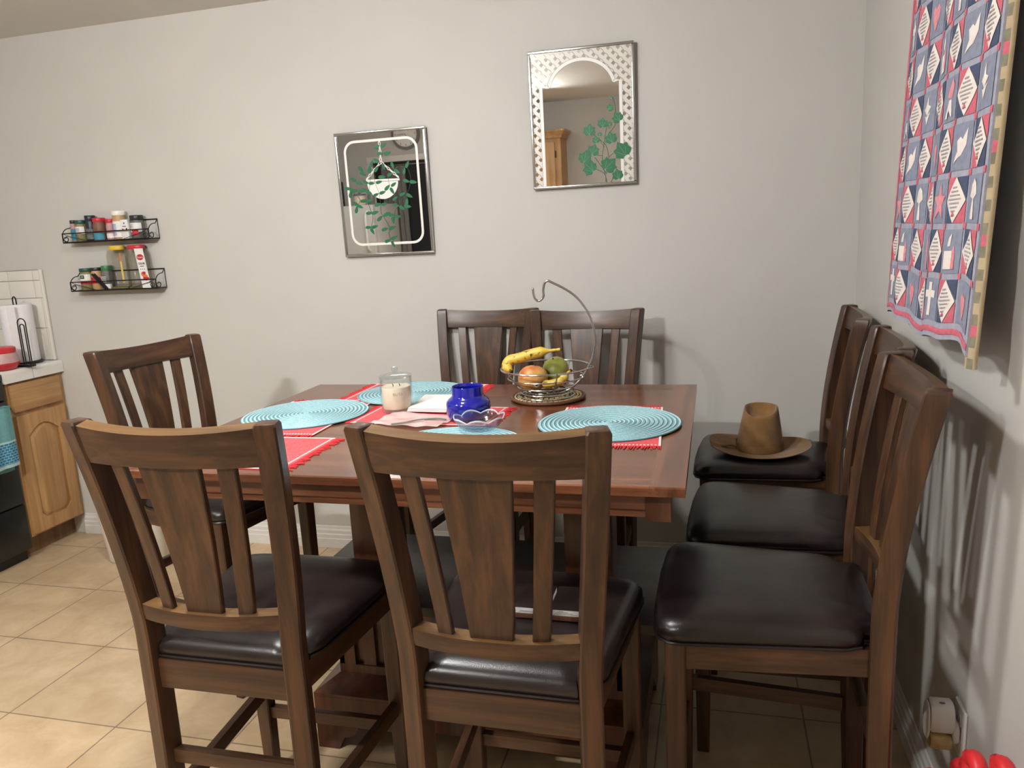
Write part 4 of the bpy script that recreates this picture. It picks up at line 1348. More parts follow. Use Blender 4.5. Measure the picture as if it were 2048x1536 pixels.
j = jar('spice_bottle', 'brown spice jar with a wide red cap on the upper rack', -2.816, JY - .002, Z1, .0295, .106, .019, 'spice_brown', 'cap_red', capr=.96, lab='label_teal', lab_z=(.06, .42), group=SG1)
j = jar('spice_bottle', 'small pink jar with a narrow red cap on the upper rack', -2.755, JY, Z1, .0215, .098, .018, 'spice_pink', 'cap_red', lab='label_white', lab_z=(.12, .4), group=SG1)
j = jar('spice_bottle', 'tallest amber bottle with a white cap on the upper rack', -2.703, JY + .000, Z1, .0295, .132, .021, 'spice_amber', 'cap_white', lab='label_white', lab_z=(.1, .76), group=SG1)
lines(j, -.020, .004, -.0309, [.022 + .006 * k for k in range(9)], 'label_blue')
t = thing('spice_box', 'small white spice carton with a tiny picture on the upper rack', 'box', (-2.659, 3.108, Z1 + .0016), group='cartons on the spice racks')
bm = NB(); box(bm, -.0195, .0195, -.010, .010, 0, .090, bev=.001); mk('carton', bm, 'label_white', t)
bm = NB(); box(bm, -.014, -.006, -.0106, -.0101, .044, .049, mi=0); box(bm, .007, .014, -.0106, -.0101, .044, .051, mi=1); box(bm, -.010, .010, -.0106, -.0101, .058, .061, mi=1); box(bm, -.002, .003, -.0106, -.0101, .070, .077, mi=1)
mk('carton_print', bm, ['label_red', 'ink_black'], t, smooth=0)
j = jar('spice_bottle', 'black capped jar with a white and red label, rightmost on the upper rack', -2.606, JY, Z1, .0305, .107, .023, 'spice_grey', 'cap_black', lab='label_white', lab_z=(.36, .86), group=SG1, capr=.98)
lines(j, -.020, .002, -.0314, (.050, .057, .064), 'ink_grey')
bm = NB(); rings = [[(.0315 * cos(a), .0315 * sin(a), z) for a in [-PI / 2 - .3 + 1.0 * k / 8 for k in range(9)]] for z in (.014, .040)]
loft(bm, rings, cap=False, loop=False); mk('label_band', bm, 'label_red', j)

j = jar('spice_bottle', 'green lidded herb jar with a white label, leftmost on the lower rack', -2.934, JY, Z2, .0300, .105, .016, 'spice_olive', 'cap_green', capr=1.04, lab='label_white', lab_z=(.52, .86), group=SG2)
bm = NB(); box(bm, -.011, .011, -.0316, -.0306, .056, .073, bev=.0003); lb = mk('label_badge', bm, 'label_green', j)
text_mesh('350', .009, 'badge_text', 'label_white', lb, (0, -.0318, .0645), (PI / 2, 0, 0))
bm = NB(); rings = [[(.0307 * cos(a), .0307 * sin(a), z) for a in [-PI / 2 - 1.3 + 2.6 * k / 14 for k in range(15)]] for z in (.030, .043)]
loft(bm, rings, cap=False, loop=False); mk('label_band', bm, 'label_red', j)
j = jar('spice_bottle', 'brown spice jar with a black lid and red label on the lower rack', -2.874, JY, Z2, .0265, .106, .015, 'spice_amber', 'cap_black', capr=1.02, lab='label_red', lab_z=(.34, .66), group=SG2)
j = jar('spice_bottle', 'clear pepper jar with a bright green cap on the lower rack', -2.818, JY + .004, Z2, .0265, .113, .024, 'spice_grey', 'cap_bright_green', capr=.94, lab='label_white', lab_z=(.05, .3), group=SG2)
lines(j, -.018, .014, -.0272, (.036, .044, .052, .060), 'label_white', .003)
def big_jar(label, x, r, h, cap, fillh):
    t = thing('spice_jar', label, 'jar', (x, 3.1235, Z2 + .0016), group='big plastic jars on the lower rack')
    bm = NB()
    rings = []
    for z, g in ((0, .92), (.004, 1.0), (h - .045, 1.0), (h - .026, .90), (h - .020, .86)):
        ring = []
        for k in range(40):
            a = 2 * PI * k / 40
            c, s = cos(a), sin(a)
            m = 1 / (abs(c) ** 4 + abs(s) ** 4) ** .25
            ring.append((r * g * c * m, r * .53 * g * s * m, z))
        rings.append(ring)
    loft(bm, rings)
    mk('plastic_body', bm, 'clear_plastic', t, smooth=40)
    bm = NB()
    rings = []
    for z, g in ((.003, .93), (fillh, .93)):
        rings.append([(v[0] * g, v[1] * g, z) for v in [(r * cos(a) / (abs(cos(a)) ** 4 + abs(sin(a)) ** 4) ** .25, r * .53 * sin(a) / (abs(cos(a)) ** 4 + abs(sin(a)) ** 4) ** .25) for a in [2 * PI * k / 40 for k in range(40)]]])
    loft(bm, rings); mk('contents', bm, 'spice_olive', t, smooth=40)
    bm = NB()
    lathe(bm, [(r * .76, h - .0195), (r * .78, h - .018), (r * .78, h - .002), (r * .74, h)], seg=36)
    for v in bm.verts: v.co.y *= .66
    mk('screw_lid', bm, cap, t, smooth=45)
    return t
j = big_jar('large nearly empty plastic jar with a yellow lid on the lower rack', -2.744, .050, .203, 'cap_yellow', .012)
bm = NB(); prism(bm, [(.036, .030), (.047, .030), (.044, .150), (.035, .150)], lambda u, v, w: (u, -.0285 - w, v), 0, .0006); prism(bm, [(.0355, .130), (.0445, .130), (.044, .168), (.035, .168)], lambda u, v, w: (u, -.0291 - w, v), 0, .0006, mi=1)
mk('side_label', bm, ['label_yellow', 'label_orange'], j)
j = big_jar('large plastic jar with a red lid on the lower rack', -2.634, .055, .202, 'cap_red', .010)
bm = NB()
prism(bm, [(-.012, 0.0), (.034, .0), (.014, .185), (-.032, .185)], lambda u, v, w: (u, w, v), 0, .003)
pk = mk('spice_packet', bm, 'label_white', None, loc=(-2.586, 3.0900, Z2 + .0016), smooth=0)
pk.name = 'spice_packet'
tag(pk, 'long white spice packet with a red oval badge on the lower rack', 'packet')
def pkc(z): return .011 - z * .108
bm = NB(); vs = [bm.verts.new((pkc(.145) + .018 * cos(a), -.0004, .145 + .0125 * sin(a))) for a in [2 * PI * k / 28 for k in range(28)]]; bm.faces.new(vs)
vs = [bm.verts.new((pkc(.145) + .019 * cos(a), -.0002, .145 + .0135 * sin(a))) for a in [2 * PI * k / 28 for k in range(28)]]; f = bm.faces.new(vs); f.material_index = 1
bd = mk('badge', bm, ['label_red', 'ink_black'], pk, smooth=0)
text_mesh("Tone's", .0125, 'badge_text', 'label_white', bd, (pkc(.144), -.0007, .144), (PI / 2, 0, 0))
text_mesh('COLOR', .0125, 'packet_word', 'ink_black', pk, (pkc(.115) , -.0003, .115), (PI / 2, 0, 0), .82, bold=.0004)
bm = NB(); box(bm, pkc(.103) - .010, pkc(.103) + .010, -.0005, -.0001, .1015, .1045)
for k in (-1, 0, 1): box(bm, pkc(.09) + k * .010 - .0016, pkc(.09) + k * .010 + .0016, -.0005, -.0001, .087, .0915)
mk('packet_print', bm, 'ink_black', pk, smooth=0)
bm = NB()
for cx, cz, rx, rz_, mi in ((.0, .066, .013, .012, 0), (.008, .055, .014, .010, 0), (.012, .046, .016, .008, 1), (.004, .072, .009, .007, 1)):
    vs = [bm.verts.new((cx + .002 + rx * cos(a), -.0003 - .0001 * (mi + 1) - .00005 * cx * 1000, cz + rz_ * sin(a) * (1 + .2 * sin(3 * a)))) for a in [2 * PI * k / 22 for k in range(22)]]
    f = bm.faces.new(vs); f.material_index = mi
mk('packet_picture', bm, ['label_orange', 'label_red'], pk, smooth=0)
# black clip leaning in the lower rack
t = thing('bag_clip', 'black plastic bag clip leaning among the jars of the lower rack', 'clip', (-2.838, 3.0915, Z2 + .0025))
for dx, nm in ((0, 'jaw'), (.011, 'jaw')):
    bm = NB()
    prism(bm, [(-.042 + dx, .074), (-.034 + dx, .078), (.030 + dx, .006), (.024 + dx, .0)], lambda u, v, w: (u, w, v), -.0025 + dx * .2, .003 + dx * .2)
    mk(nm, bm, 'black_plastic', t)

# ------------------------------------------------------------------ quilt on the right wall
QY0, QY1, QZ0, QZ1 = 2.185, 1.512, 1.190, 2.235
def qx(u, z):
    """distance of the cloth from the wall axis; u runs from the far edge (0) to the near edge (1)"""
    hang = (z - QZ0) / (QZ1 - QZ0)
    x = 0.432 + 0.043 * hang
    x += 0.0055 * sin(u * 2 * PI * 2.1 + 2.2) * (1 - .55 * hang)
    x += 0.0025 * sin(u * 2 * PI * 5.3 + z * 3) * (1 - .5 * hang)
    return x
def qp(u, z, d=0.0):
    y = QY0 + (QY1 - QY0) * u
    zz = z + (0.010 * sin(u * 9 + .4) + .004 * sin(u * 23)) * max(0, 1 - (z - QZ0) / .25)
    return Vector((qx(u, z) - d, y, zz))
quilt = thing('wall_quilt', 'patchwork quilt of diamonds and motifs hanging on the right wall', 'quilt', (0, 0, 0))
bm = NB(); nu, nz = 70, 90
front = [[qp(i / nu, QZ0 + (QZ1 - QZ0) * k / nz, 0) for i in range(nu + 1)] for k in range(nz + 1)]
back = [[qp(i / nu, QZ0 + (QZ1 - QZ0) * k / nz, -.011) for i in range(nu + 1)] for k in range(nz + 1)]
rings = [f + list(reversed(g)) for f, g in zip(front, back)]
loft(bm, rings)
mk('quilt_top', bm, 'denim_sash', quilt, smooth=60)
bm = NB()
def patch(poly, d, mi, sub=5):
    """poly in (u, z) draped on the cloth"""
    pts = []
    n = len(poly)
    for i in range(n):
        a, c = poly[i], poly[(i + 1) % n]
        for s in range(sub):
            t_ = s / sub; pts.append((a[0] + (c[0] - a[0]) * t_, a[1] + (c[1] - a[1]) * t_))
    cu = sum(p[0] for p in pts) / len(pts); czz = sum(p[1] for p in pts) / len(pts)
    rim = [bm.verts.new(qp(u, z, d)) for u, z in pts]
    mid = [bm.verts.new(qp((u + cu) / 2, (z + czz) / 2, d + .0012)) for u, z in pts]
    cv = bm.verts.new(qp(cu, czz, d + .0014))
    m = len(pts)
    for i in range(m):
        j = (i + 1) % m
        f = bm.faces.new((rim[i], rim[j], mid[j], mid[i])); f.material_index = mi
        f = bm.faces.new((mid[i], mid[j], cv)); f.material_index = mi
DEN, NAV, RED, PNK, CRM, INK, OLV = range(7)
cols = 7
ub = 0.026
cw = (1 - ub - .012) / cols
rh = 0.0975
zrow0 = QZ0 + 0.030
sash = 0.012
motifs = {
    'cross': [([(-.10, -.42), (.10, -.42), (.10, .42), (-.10, .42)], CRM), ([(-.34, .04), (.34, .04), (.34, .22), (-.34, .22)], CRM)],
    'heart': [([(0, -.40), (.22, -.06), (.26, .14), (.14, .26), (0, .14), (-.14, .26), (-.26, .14), (-.22, -.06)], PNK)],
    'star': [([(.0, .46), (.11, .14), (.44, .12), (.18, -.08), (.30, -.44), (0, -.22), (-.30, -.44), (-.18, -.08), (-.44, .12), (-.11, .14)], PNK)],
    'house': [([(-.30, -.42), (.16, -.42), (.16, .02), (-.30, .02)], CRM), ([(.16, -.42), (.30, -.42), (.30, .0), (.23, .16), (.16, .02)], PNK), ([(-.10, .12), (.06, .14), (.10, .44), (-.02, .34)], CRM)],
    'dove': [([(-.28, -.36), (-.10, -.10), (-.16, .14), (.0, .22), (.16, .12), (.32, .40), (.30, .02), (.10, -.20), (-.04, -.24)], CRM)],
    'girl': [([(-.22, .04), (.18, .02), (.30, .30), (.10, .46), (-.12, .24)], PNK), ([(-.28, -.44), (-.10, -.02), (.10, -.02), (.26, -.44), (.12, -.40), (.06, -.14), (-.06, -.14), (-.14, -.44)], CRM)],
    'candle': [([(-.12, -.44), (.12, -.44), (.14, -.06), (.26, .0), (.12, .10), (.16, .46), (-.04, .40), (-.14, .06), (-.26, .0), (-.12, -.06)], PNK)],
    'angel': [([(-.16, -.44), (.16, -.44), (.04, .02), (-.04, .02)], CRM), ([(-.30, .06), (-.05, .0), (.05, .0), (.30, .10), (.20, .34), (.0, .44), (-.2, .32)], CRM)],
    'flame': [([(-.26, .06), (.0, -.10), (.26, .10), (.06, .16), (.02, .42), (-.10, .18)], CRM), ([(-.22, -.06), (.0, -.34), (.22, -.02), (.0, -.16)], CRM)],
}
rowmot = [['cross', 'heart'], ['house', 'candle'], ['star', 'angel'], ['dove', 'heart'], ['girl', 'flame'], ['dove', 'house'], ['cross', 'heart'], ['candle', 'angel'], ['star', 'house'], ['girl', 'dove']]
nrow = int((QZ1 - zrow0 - .01) / rh)
for r in range(nrow):
    z0 = zrow0 + r * rh + .004; z1 = z0 + rh - sash
    kcnt = 0
    for c in range(cols):
        u0 = ub + c * cw + .006; u1 = u0 + cw - .012
        uc, zc, hu, hz = (u0 + u1) / 2, (z0 + z1) / 2, (u1 - u0) / 2, (z1 - z0) / 2
        if (c + r) % 2 == 1:
            flip = (r % 2 == 0)
            A, Bc = (NAV, RED) if not flip else (RED, NAV)
            for su, sz, mm in ((-1, 1, A), (1, 1, Bc), (-1, -1, Bc), (1, -1, A)):
                patch([(uc + su * hu, zc + sz * hz), (uc + su * .02 * hu, zc + sz * hz), (uc + su * hu, zc + sz * .04 * hz)], .0012, mm)
            patch([(uc, z1), (u1, zc), (uc, z0), (u0, zc)], .0022, CRM)
            for k in range(-3, 4):
                w = .62 * (1 - abs(k) / 4.2)
                zz = zc + k * hz * .17
                patch([(uc - hu * w, zz), (uc + hu * w, zz + .001), (uc + hu * w, zz + .0042), (uc - hu * w, zz + .0034)], .0042, INK, sub=3)
            patch([(uc - .008, z0 + .012), (uc + .010, z0 + .014), (uc + .002, z0 + .022)], .0042, RED, sub=2)
        else:
            patch([(u0, z0), (u1, z0), (u1, z1), (u0, z1)], .0012, DEN, sub=6)
            kinds = rowmot[r % len(rowmot)]
            kd = kinds[0] if (kcnt % 2 == 0) else kinds[1]
            kcnt += 1
            for poly, mm in motifs[kd]:
                patch([(uc + p * hu * 1.9, zc + q * hz * 1.9) for p, q in poly], .0032, mm, sub=3)
        # red cornerstone where the sashing crosses
        uu = u1 + .006; zz = z1 + sash / 2
        patch([(uu - .009, zz - sash * .5), (uu + .009, zz - sash * .5), (uu + .009, zz + sash * .5), (uu - .009, zz + sash * .5)], .0012, RED, sub=2)
# red border along the far edge and the bottom
for k in range(18):
    za = QZ0 + .022 + (QZ1 - QZ0 - .022) * k / 18; zb_ = QZ0 + .022 + (QZ1 - QZ0 - .022) * (k + 1) / 18
    patch([(.002, za), (.022, za), (.022, zb_), (.002, zb_)], .0010, RED, sub=2)
for k in range(20):
    ua, ub_ = k / 20, (k + 1) / 20
    patch([(ua, QZ0 + .010), (ub_, QZ0 + .010), (ub_, QZ0 + .022), (ua, QZ0 + .022)], .0010, RED, sub=2)
mk('patchwork', bm, ['denim', 'navy_cloth', 'red_patch', 'pink_patch', 'cream_cloth', 'grey_ink', 'olive_cloth'], quilt, smooth=60)
# the near edge rolls back towards the wall: patched binding, then pale batting
bm = NB(); n = 110
def edge_pt(z, s):
    bulge = .006 * abs(sin(z * 27.0)) + .003 * sin(z * 11)
    p = qp(1.0, z, 0)
    return Vector((p.x + .003 + s * .0165, p.y + .006 * (1 - s) - .010 * sin(s * PI) * 0 - bulge * sin(s * PI) - .004 - .012 * s * (1 - s) * 2, p.z))
rows = []
ss = [0, .12, .25, .4, .55, .7, .85, 1.0]
for k in range(n + 1):
    z = QZ0 - .022 + (QZ1 - QZ0 + .02) * k / n
    rows.append([edge_pt(max(z, QZ0), s) + Vector((0, 0, min(0, z - QZ0))) for s in ss] + [edge_pt(max(z, QZ0), s) + Vector((0, .010, min(0, z - QZ0))) for s in reversed(ss)])
vr = [[bm.verts.new(p) for p in r] for r in rows]
m = len(rows[0])
for k in range(n):
    for i in range(m):
        j = (i + 1) % m
        f = bm.faces.new((vr[k][i], vr[k][j], vr[k + 1][j], vr[k + 1][i]))
        f.material_index = (0 if (k // 2) % 2 == 0 else (1 if (k // 2) % 8 != 3 else 2)) if i < 3 else 3
bm.faces.new(vr[0]).material_index = 3; bm.faces.new(list(reversed(vr[-1]))).material_index = 3
mk('rolled_edge', bm, ['olive_cloth', 'beige_batting', 'red_patch', 'beige_batting'], quilt, smooth=60)
# hanging rod with two wall brackets above the picture
bm = NB(); tube(bm, [(0.492, QY0 + .03, QZ1 + .004), (0.492, QY1 - .03, QZ1 + .004)], .009, seg=12); rod = mk('hanging_rod', bm, 'oak_across', quilt)
for y in (QY0 + .02, QY1 - .02):
    bm = NB(); tube(bm, [(0.492, y, QZ1 + .004), (XW - .001, y, QZ1 + .004)], .006, seg=8); mk('bracket', bm, 'black_wire', rod)
# ------------------------------------------------------------------ outlet and plug-in
t = thing('wall_outlet', 'white outlet cover plate low on the right wall', 'outlet', (XW - .0005, 1.6765, 0.338))
bm = NB(); prism(bm, [(-.036, -.060), (.036, -.060), (.036, .060), (-.036, .060)], lambda u, v, w: (-w, u, v), 0, .0065)
bmesh.ops.bevel(bm, geom=[e for e in bm.edges], offset=.0025, segments=2, affect='EDGES'); mk('cover_plate', bm, 'white_plastic', t, smooth=40)
for z in (-.026, .026):
    bm = NB(); prism(bm, [(.016 * cos(a), z + .0175 * sin(a)) for a in [2 * PI * k / 20 for k in range(20)]], lambda u, v, w: (-w, u, v), .0064, .0085); sk = mk('socket', bm, 'white_plastic', t, smooth=40)
    bm = NB()
    for y in (-.006, .006): box(bm, -.0088, -.0084, y - .001, y + .001, z - .003, z + .006)
    mk('slot', bm, 'dark_void', sk)
t = thing('air_freshener', 'white plug-in air freshener with a little oil bottle', 'air freshener', (XW - .0092, 1.6765, 0.354))
# body: a rounded upright drum facing the room
def drum(bm, x0, x1, ry, zt, zb, mi=0, n=28, e=.004):
    rings = []
    for x, g in ((x0, .88), (x0 - e, 1.0), (x1 + e, 1.0), (x1, .90)):
        ring = []
        for k in range(n):
            a = 2 * PI * k / n
            c, s = cos(a), sin(a)
            mm = 1 / (abs(c) ** 2.6 + abs(s) ** 2.6) ** (1 / 2.6)
            ring.append((x, ry * g * c * mm, (zt + zb) / 2 + (zt - zb) / 2 * g * s * mm))
        rings.append(ring)
    loft(bm, rings, mi=mi)
bm = NB(); drum(bm, -.012, -.058, .027, .052, -.022); mk('body', bm, 'white_plastic', t, smooth=50)
bm = NB(); drum(bm, -.0585, -.064, .023, .046, -.040, e=.002); mk('face_cap', bm, 'white_plastic', t, smooth=50)
bm = NB(); drum(bm, -.014, -.056, .024, -.0225, -.060, n=28); mk('oil_bottle', bm, 'amber_oil', t, smooth=50)
bm = NB(); drum(bm, .0, -.0135, .021, .006, -.046, e=.002); mk('plug_collar', bm, 'white_plastic', t, smooth=50)
bm = NB(); prism(bm, [(.006 * cos(a), .003 * sin(a)) for a in [2 * PI * k / 16 for k in range(16)]], lambda u, v, w: (-.036 + u, -.0 + v - .012, .0515 + w), 0, .0012); mk('vent_slot', bm, 'ink_grey', t)

# ------------------------------------------------------------------ red looped hose bundle, lower right corner
t = thing('hose_bundle', 'bundle of thick glossy red loops standing by the outlet', 'hose', (0.405, 1.30, 0.0))
def loop(x, y0, y1, zt, dx, nm='loop'):
    bm = NB(); pts = []
    r = abs(y1 - y0) / 2; yc = (y0 + y1) / 2
    pts.append((x, y0, 0.017)); pts.append((x, y0, zt * .5))
    for k in range(9):
        a = PI - PI * k / 8
        pts.append((x + dx * k / 8, yc + r * cos(a) * (1 if y1 > y0 else -1), zt - r + r * sin(a)))
    pts.append((x + dx, y1, zt * .5)); pts.append((x + dx, y1, 0.017))
    tube(bm, smooth_pts(pts, 3), .0145, seg=12); mk(nm, bm, 'red_gloss', t, smooth=70)
loop(.050, -.070, -.018, .556, .0)
loop(.030, -.006, .050, .515, -.0)
loop(.048, .062, .122, .455, .0)
loop(-.008, .085, .150, .400, .0)
loop(.058, .140, .205, .390, .0)
bm = NB(); tube(bm, [(.02 + .062 * cos(2 * PI * k / 32), .06 + .135 * sin(2 * PI * k / 32), .25) for k in range(32)], .010, seg=8, closed=True); mk('tie_band', bm, 'red_plastic', t, smooth=70)

# ------------------------------------------------------------------ magazines on the centre foreground chair
for nm, lb, x0, x1, pm in (('notebook', 'plain white notebook on the seat of the centre foreground chair, seen through its back', -.397, -.328, 0), ('magazine', 'printed magazine beside the white notebook on the centre foreground chair seat', -.3235, -.256, 1)):
    t = thing(nm, lb, 'book', ((x0 + x1) / 2, 1.461, 0.6685), 0.0)
    hw = (x1 - x0) / 2
    bm = NB(); box(bm, -hw, hw, -.052, .052, 0.0, .010, bev=.0006); mk('lower_cover', bm, 'trivet_brown', t)
    bm = NB(); box(bm, -hw + .001, hw - .001, -.050, .050, .0102, .0225); mk('pages', bm, 'white_paper', t)
    bm = NB(); box(bm, -hw, hw, -.051, .052, .0227, .0245, bev=.0005); mk('upper_cover', bm, 'leather_piping', t)
    bm = NB()
    for k in range(2 + 2 * pm): box(bm, -hw * .8 + .004 * k, hw * .7 - .010 * k * pm, -.0504, -.0500, .0125 + .0024 * k, .0133 + .0024 * k)
    mk('page_print', bm, 'ink_grey', t, smooth=0)

# ------------------------------------------------------------------ kitchen run on the left
CX = -3.222          # plane of the cabinet face frame
CY0, CY1 = 2.832, YB - .0015
CXB = XL + .0015
t = thing('base_cabinet', 'oak base cabinet with an arched panel door between the stove and the wall', 'cabinet', (0, 0, 0))
bm = NB(); box(bm, CXB, CX, CY0, CY1, 0.105, 0.868); mk('carcass', bm, 'oak_upright', t)
bm = NB(); box(bm, CXB, CX - .07, CY0, CY1, 0.001, 0.1045); mk('toe_kick', bm, 'oak_dark', t)
d0, d1 = CY0 + .012, CY1 - .030
bm = NB(); box(bm, CX + .0005, CX + .019, d0, d1, 0.725, 0.858, bev=.006); dr = mk('drawer_front', bm, 'oak_across', t, smooth=30)
dz0, dz1 = 0.118, 0.708
bm = NB(); box(bm, CX + .0005, CX + .010, d0, d1, dz0, dz1, bev=.003); dd = mk('door', bm, 'oak_upright', t, smooth=30)
# raised arched panel, with a groove round it
py0, py1, pz0, pz1 = d0 + .050, d1 - .050, dz0 + .060, dz1 - .050
arch = [(py0, pz0 + .03), (py0 + .03, pz0), (py1 - .03, pz0), (py1, pz0 + .03), (py1, pz1 - .06)]
for k in range(1, 12):
    a = k / 12
    arch.append((py1 + (py0 - py1) * a, pz1 - .06 + .050 * sin(PI * a)))
arch.append((py0, pz1 - .06))
def ring_face(bm, outer, inner, fn, w0, w1):
    """a flat plate with a shaped opening: outer and inner outlines in (u, v)"""
    es = []
    for loop_ in (outer, inner):
        vs_ = [bm.verts.new(fn(u, v, w0)) for u, v in loop_]
        for q in range(len(vs_)):
            es.append(bm.edges.new((vs_[q], vs_[(q + 1) % len(vs_)])))
    r = bmesh.ops.triangle_fill(bm, use_beauty=True, edges=es)
    fs = [g for g in r['geom'] if isinstance(g, bmesh.types.BMFace)]
    ex = bmesh.ops.extrude_face_region(bm, geom=fs)
    d = Vector(fn(0, 0, w1)) - Vector(fn(0, 0, w0))
    for v in [g for g in ex['geom'] if isinstance(g, bmesh.types.BMVert)]:
        v.co += d
bm = NB()
ring_face(bm, [(d0 + .001, dz0 + .001), (d1 - .001, dz0 + .001), (d1 - .001, dz1 - .001), (d0 + .001, dz1 - .001)], arch, lambda u, v, w: (CX + w, u, v), .0102, .021)
mk('door_frame', bm, 'oak_upright', dd, smooth=30)
cyy, czz_ = (py0 + py1) / 2, (pz0 + pz1) / 2
sh = lambda g, h: [(cyy + (u - cyy) * g, czz_ + (v - czz_) * h) for u, v in arch]
bm = NB()
loft(bm, [[(CX + .0104, u, v) for u, v in sh(.93, .975)], [(CX + .012, u, v) for u, v in sh(.90, .965)], [(CX + .0195, u, v) for u, v in sh(.70, .90)]])
mk('raised_panel', bm, 'oak_upright', dd, smooth=20)
for z in (dz0 + .07, dz1 - .07):
    bm = NB(); box(bm, CX + .0005, CX + .012, d1 + .001, d1 + .009, z - .022, z + .022, bev=.001); mk('hinge', bm, 'iron_hinge', dd)

t = thing('tiled_countertop', 'white tiled kitchen countertop above the oak cabinet', 'countertop', (0, 0, 0))
bm = NB(); box(bm, CXB, CX - .002, CY0 - .012, CY1, 0.8685, 0.9225); mk('slab', bm, 'grout', t)
bm = NB()
for y0, y1 in ((CY0 - .012, 2.975), (2.978, CY1)):
    rings = []
    for y in (y0 + .0006, y1 - .0006):
        pr = [(CX - .004, .8690), (CX + .020, .8688), (CX + .0235, .870), (CX + .0235, .912)]
        for k in range(6):
            a = PI / 2 * k / 5
            pr.append((CX + .0085 + .015 * cos(a), .912 + .0165 * sin(a) ))
        pr += [(CX - .10, .9285), (CX - .10, .9230), (CX - .004, .9230)]
        rings.append([(x, y, z) for x, z in pr])
    loft(bm, rings)
for x0 in (CX - .2055, CX - .311, CX - .4165, CX - .522):
    for y0, y1 in ((CY0 - .012, 2.975), (2.978, CY1)):
        box(bm, x0, x0 + .1035, y0 + .0006, y1 - .0006, .923, .9285, bev=.0015)
mk('tiles', bm, 'counter_tile', t, smooth=40)

bx_r = -3.231
bm = NB()
b0 = NB(); box(b0, CXB, bx_r, YB - .009, YB - .0012, 0.930, 1.384)
bs = struct('trim_1', b0, 'grout', label='white tiled backsplash behind the paper towels', cat='backsplash')
bm = NB()
zt = [0.9305, 1.0925, 1.2445, 1.3325, 1.381]
zt = [0.9305, 1.0930, 1.2440, 1.3315, 1.3815]
xt = [bx_r - .012, -3.283, -3.438, -3.593, -3.748, CXB]
xt2 = [bx_r - .012, -3.252, -3.405, -3.56, -3.715, CXB]
for k in range(4):
    xx = xt if k >= 2 else xt2
    for i in range(len(xx) - 1):
        box(bm, xx[i + 1] + .0012, xx[i] - .0012, YB - .0135, YB - .0088, zt[k] + .0012, zt[k + 1] - .0012, bev=.001)
mk('backsplash_tiles', bm, 'backsplash_tile', bs, smooth=40)
bm = NB(); box(bm, bx_r - .012, bx_r + .004, YB - .0165, YB - .001, 0.930, 1.385, bev=.005, seg=3); mk('bullnose_edge', bm, 'backsplash_tile', bs, smooth=50)

# paper towels
t = thing('paper_towel_roll', 'white paper towel roll standing on the tiled counter', 'paper towels', (-3.322, 3.055, 0.9430))
bm = NB(); lathe(bm, [(.019, 0), (.069, 0), (.070, .003), (.070, .276), (.069, .279), (.019, .279), (.019, 0.0)], seg=56, close_bottom=False, close_top=False); mk('paper', bm, 'paper_towel', t, smooth=40)
bm = NB(); box(bm, .02, .069, -.0712, -.0695, .001, .278); mk('loose_sheet', bm, 'paper_towel', t)
t = thing('towel_holder', 'black wire paper towel holder with a paper clip shaped arm', 'towel holder', (-3.322, 3.055, 0.9295))
bm = NB(); lathe(bm, [(.078, 0), (.080, .002), (.080, .010), (.078, .012)], seg=48); bm2 = bm
box(bm, -.0, .150, -.112, -.078, .0, .010, bev=.002); mk('base', bm, 'black_wire', t, smooth=40)
bm = NB()
tube(bm, smooth_pts([(-.010, 0, .012), (-.010, 0, .2), (-.010, 0, .305), (-.009, 0, .322), (0, 0, .330), (.009, 0, .322), (.010, 0, .305), (.010, 0, .2), (.010, 0, .012)], 4), .0030, seg=8); mk('center_post', bm, 'black_wire', t)
for w, h in ((.0235, .232), (.0125, .205)):
    bm = NB(); pts = [(.125 - w, -.098, .010), (.125 - w, -.098, h * .55)]
    for k in range(11):
        a = PI - PI * k / 10
        pts.append((.125 + w * cos(a), -.098, h - w + w * sin(a)))
    pts += [(.125 + w, -.098, h * .55), (.125 + w, -.098, .010)]
    tube(bm, smooth_pts(pts, 3), .0026, seg=8); mk('clip_wire', bm, 'black_wire', t)

# red containers on the counter corner
t = thing('food_container', 'red rimmed plastic container stack on the counter by the stove', 'container', (-3.262, 2.872, 0.9295))
bm = NB(); lathe(bm, [(.048, 0), (.058, .003), (.078, .030), (.079, .034)], seg=40); mk('lower_bowl', bm, 'red_plastic', t, smooth=50)
bm = NB(); lathe(bm, [(.076, .0345), (.073, .060), (.064, .080)], seg=40); mk('clear_body', bm, 'rosy_plastic', t, smooth=50)
bm = NB(); lathe(bm, [(.064, .0805), (.067, .083), (.067, .102), (.060, .107), (.001, .108)], seg=40); mk('lid', bm, 'red_plastic', t, smooth=50)

# stove with the dish towel
SY1, SY0, SX = CY0 - .016, 2.055, -3.205
t = thing('stove', 'black kitchen stove at the left edge of the photo', 'stove', (0, 0, 0))
bm = NB(); box(bm, CXB, SX - .045, SY0, SY1, 0.001, 0.885); mk('body', bm, 'black_enamel', t)
bm = NB(); box(bm, CXB, SX - .008, SY0 - .002, SY1 + .002, 0.8855, 0.918, bev=.006); mk('cooktop', bm, 'black_enamel', t, smooth=40)
bm = NB(); box(bm, SX - .0445, SX, SY0 + .003, SY1 - .003, 0.290, 0.790, bev=.006); od = mk('oven_door', bm, 'black_enamel', t, smooth=40)
bm = NB(); box(bm, SX - .0005, SX + .0015, SY0 + .10, SY1 - .10, 0.38, 0.66); mk('window', bm, 'dark_void', od)
bm = NB(); tube(bm, [(SX, SY0 + .06, .760), (SX + .040, SY0 + .06, .760), (SX + .040, SY1 - .03, .760), (SX, SY1 - .03, .760)], .009, seg=10); mk('handle', bm, 'black_enamel', od)
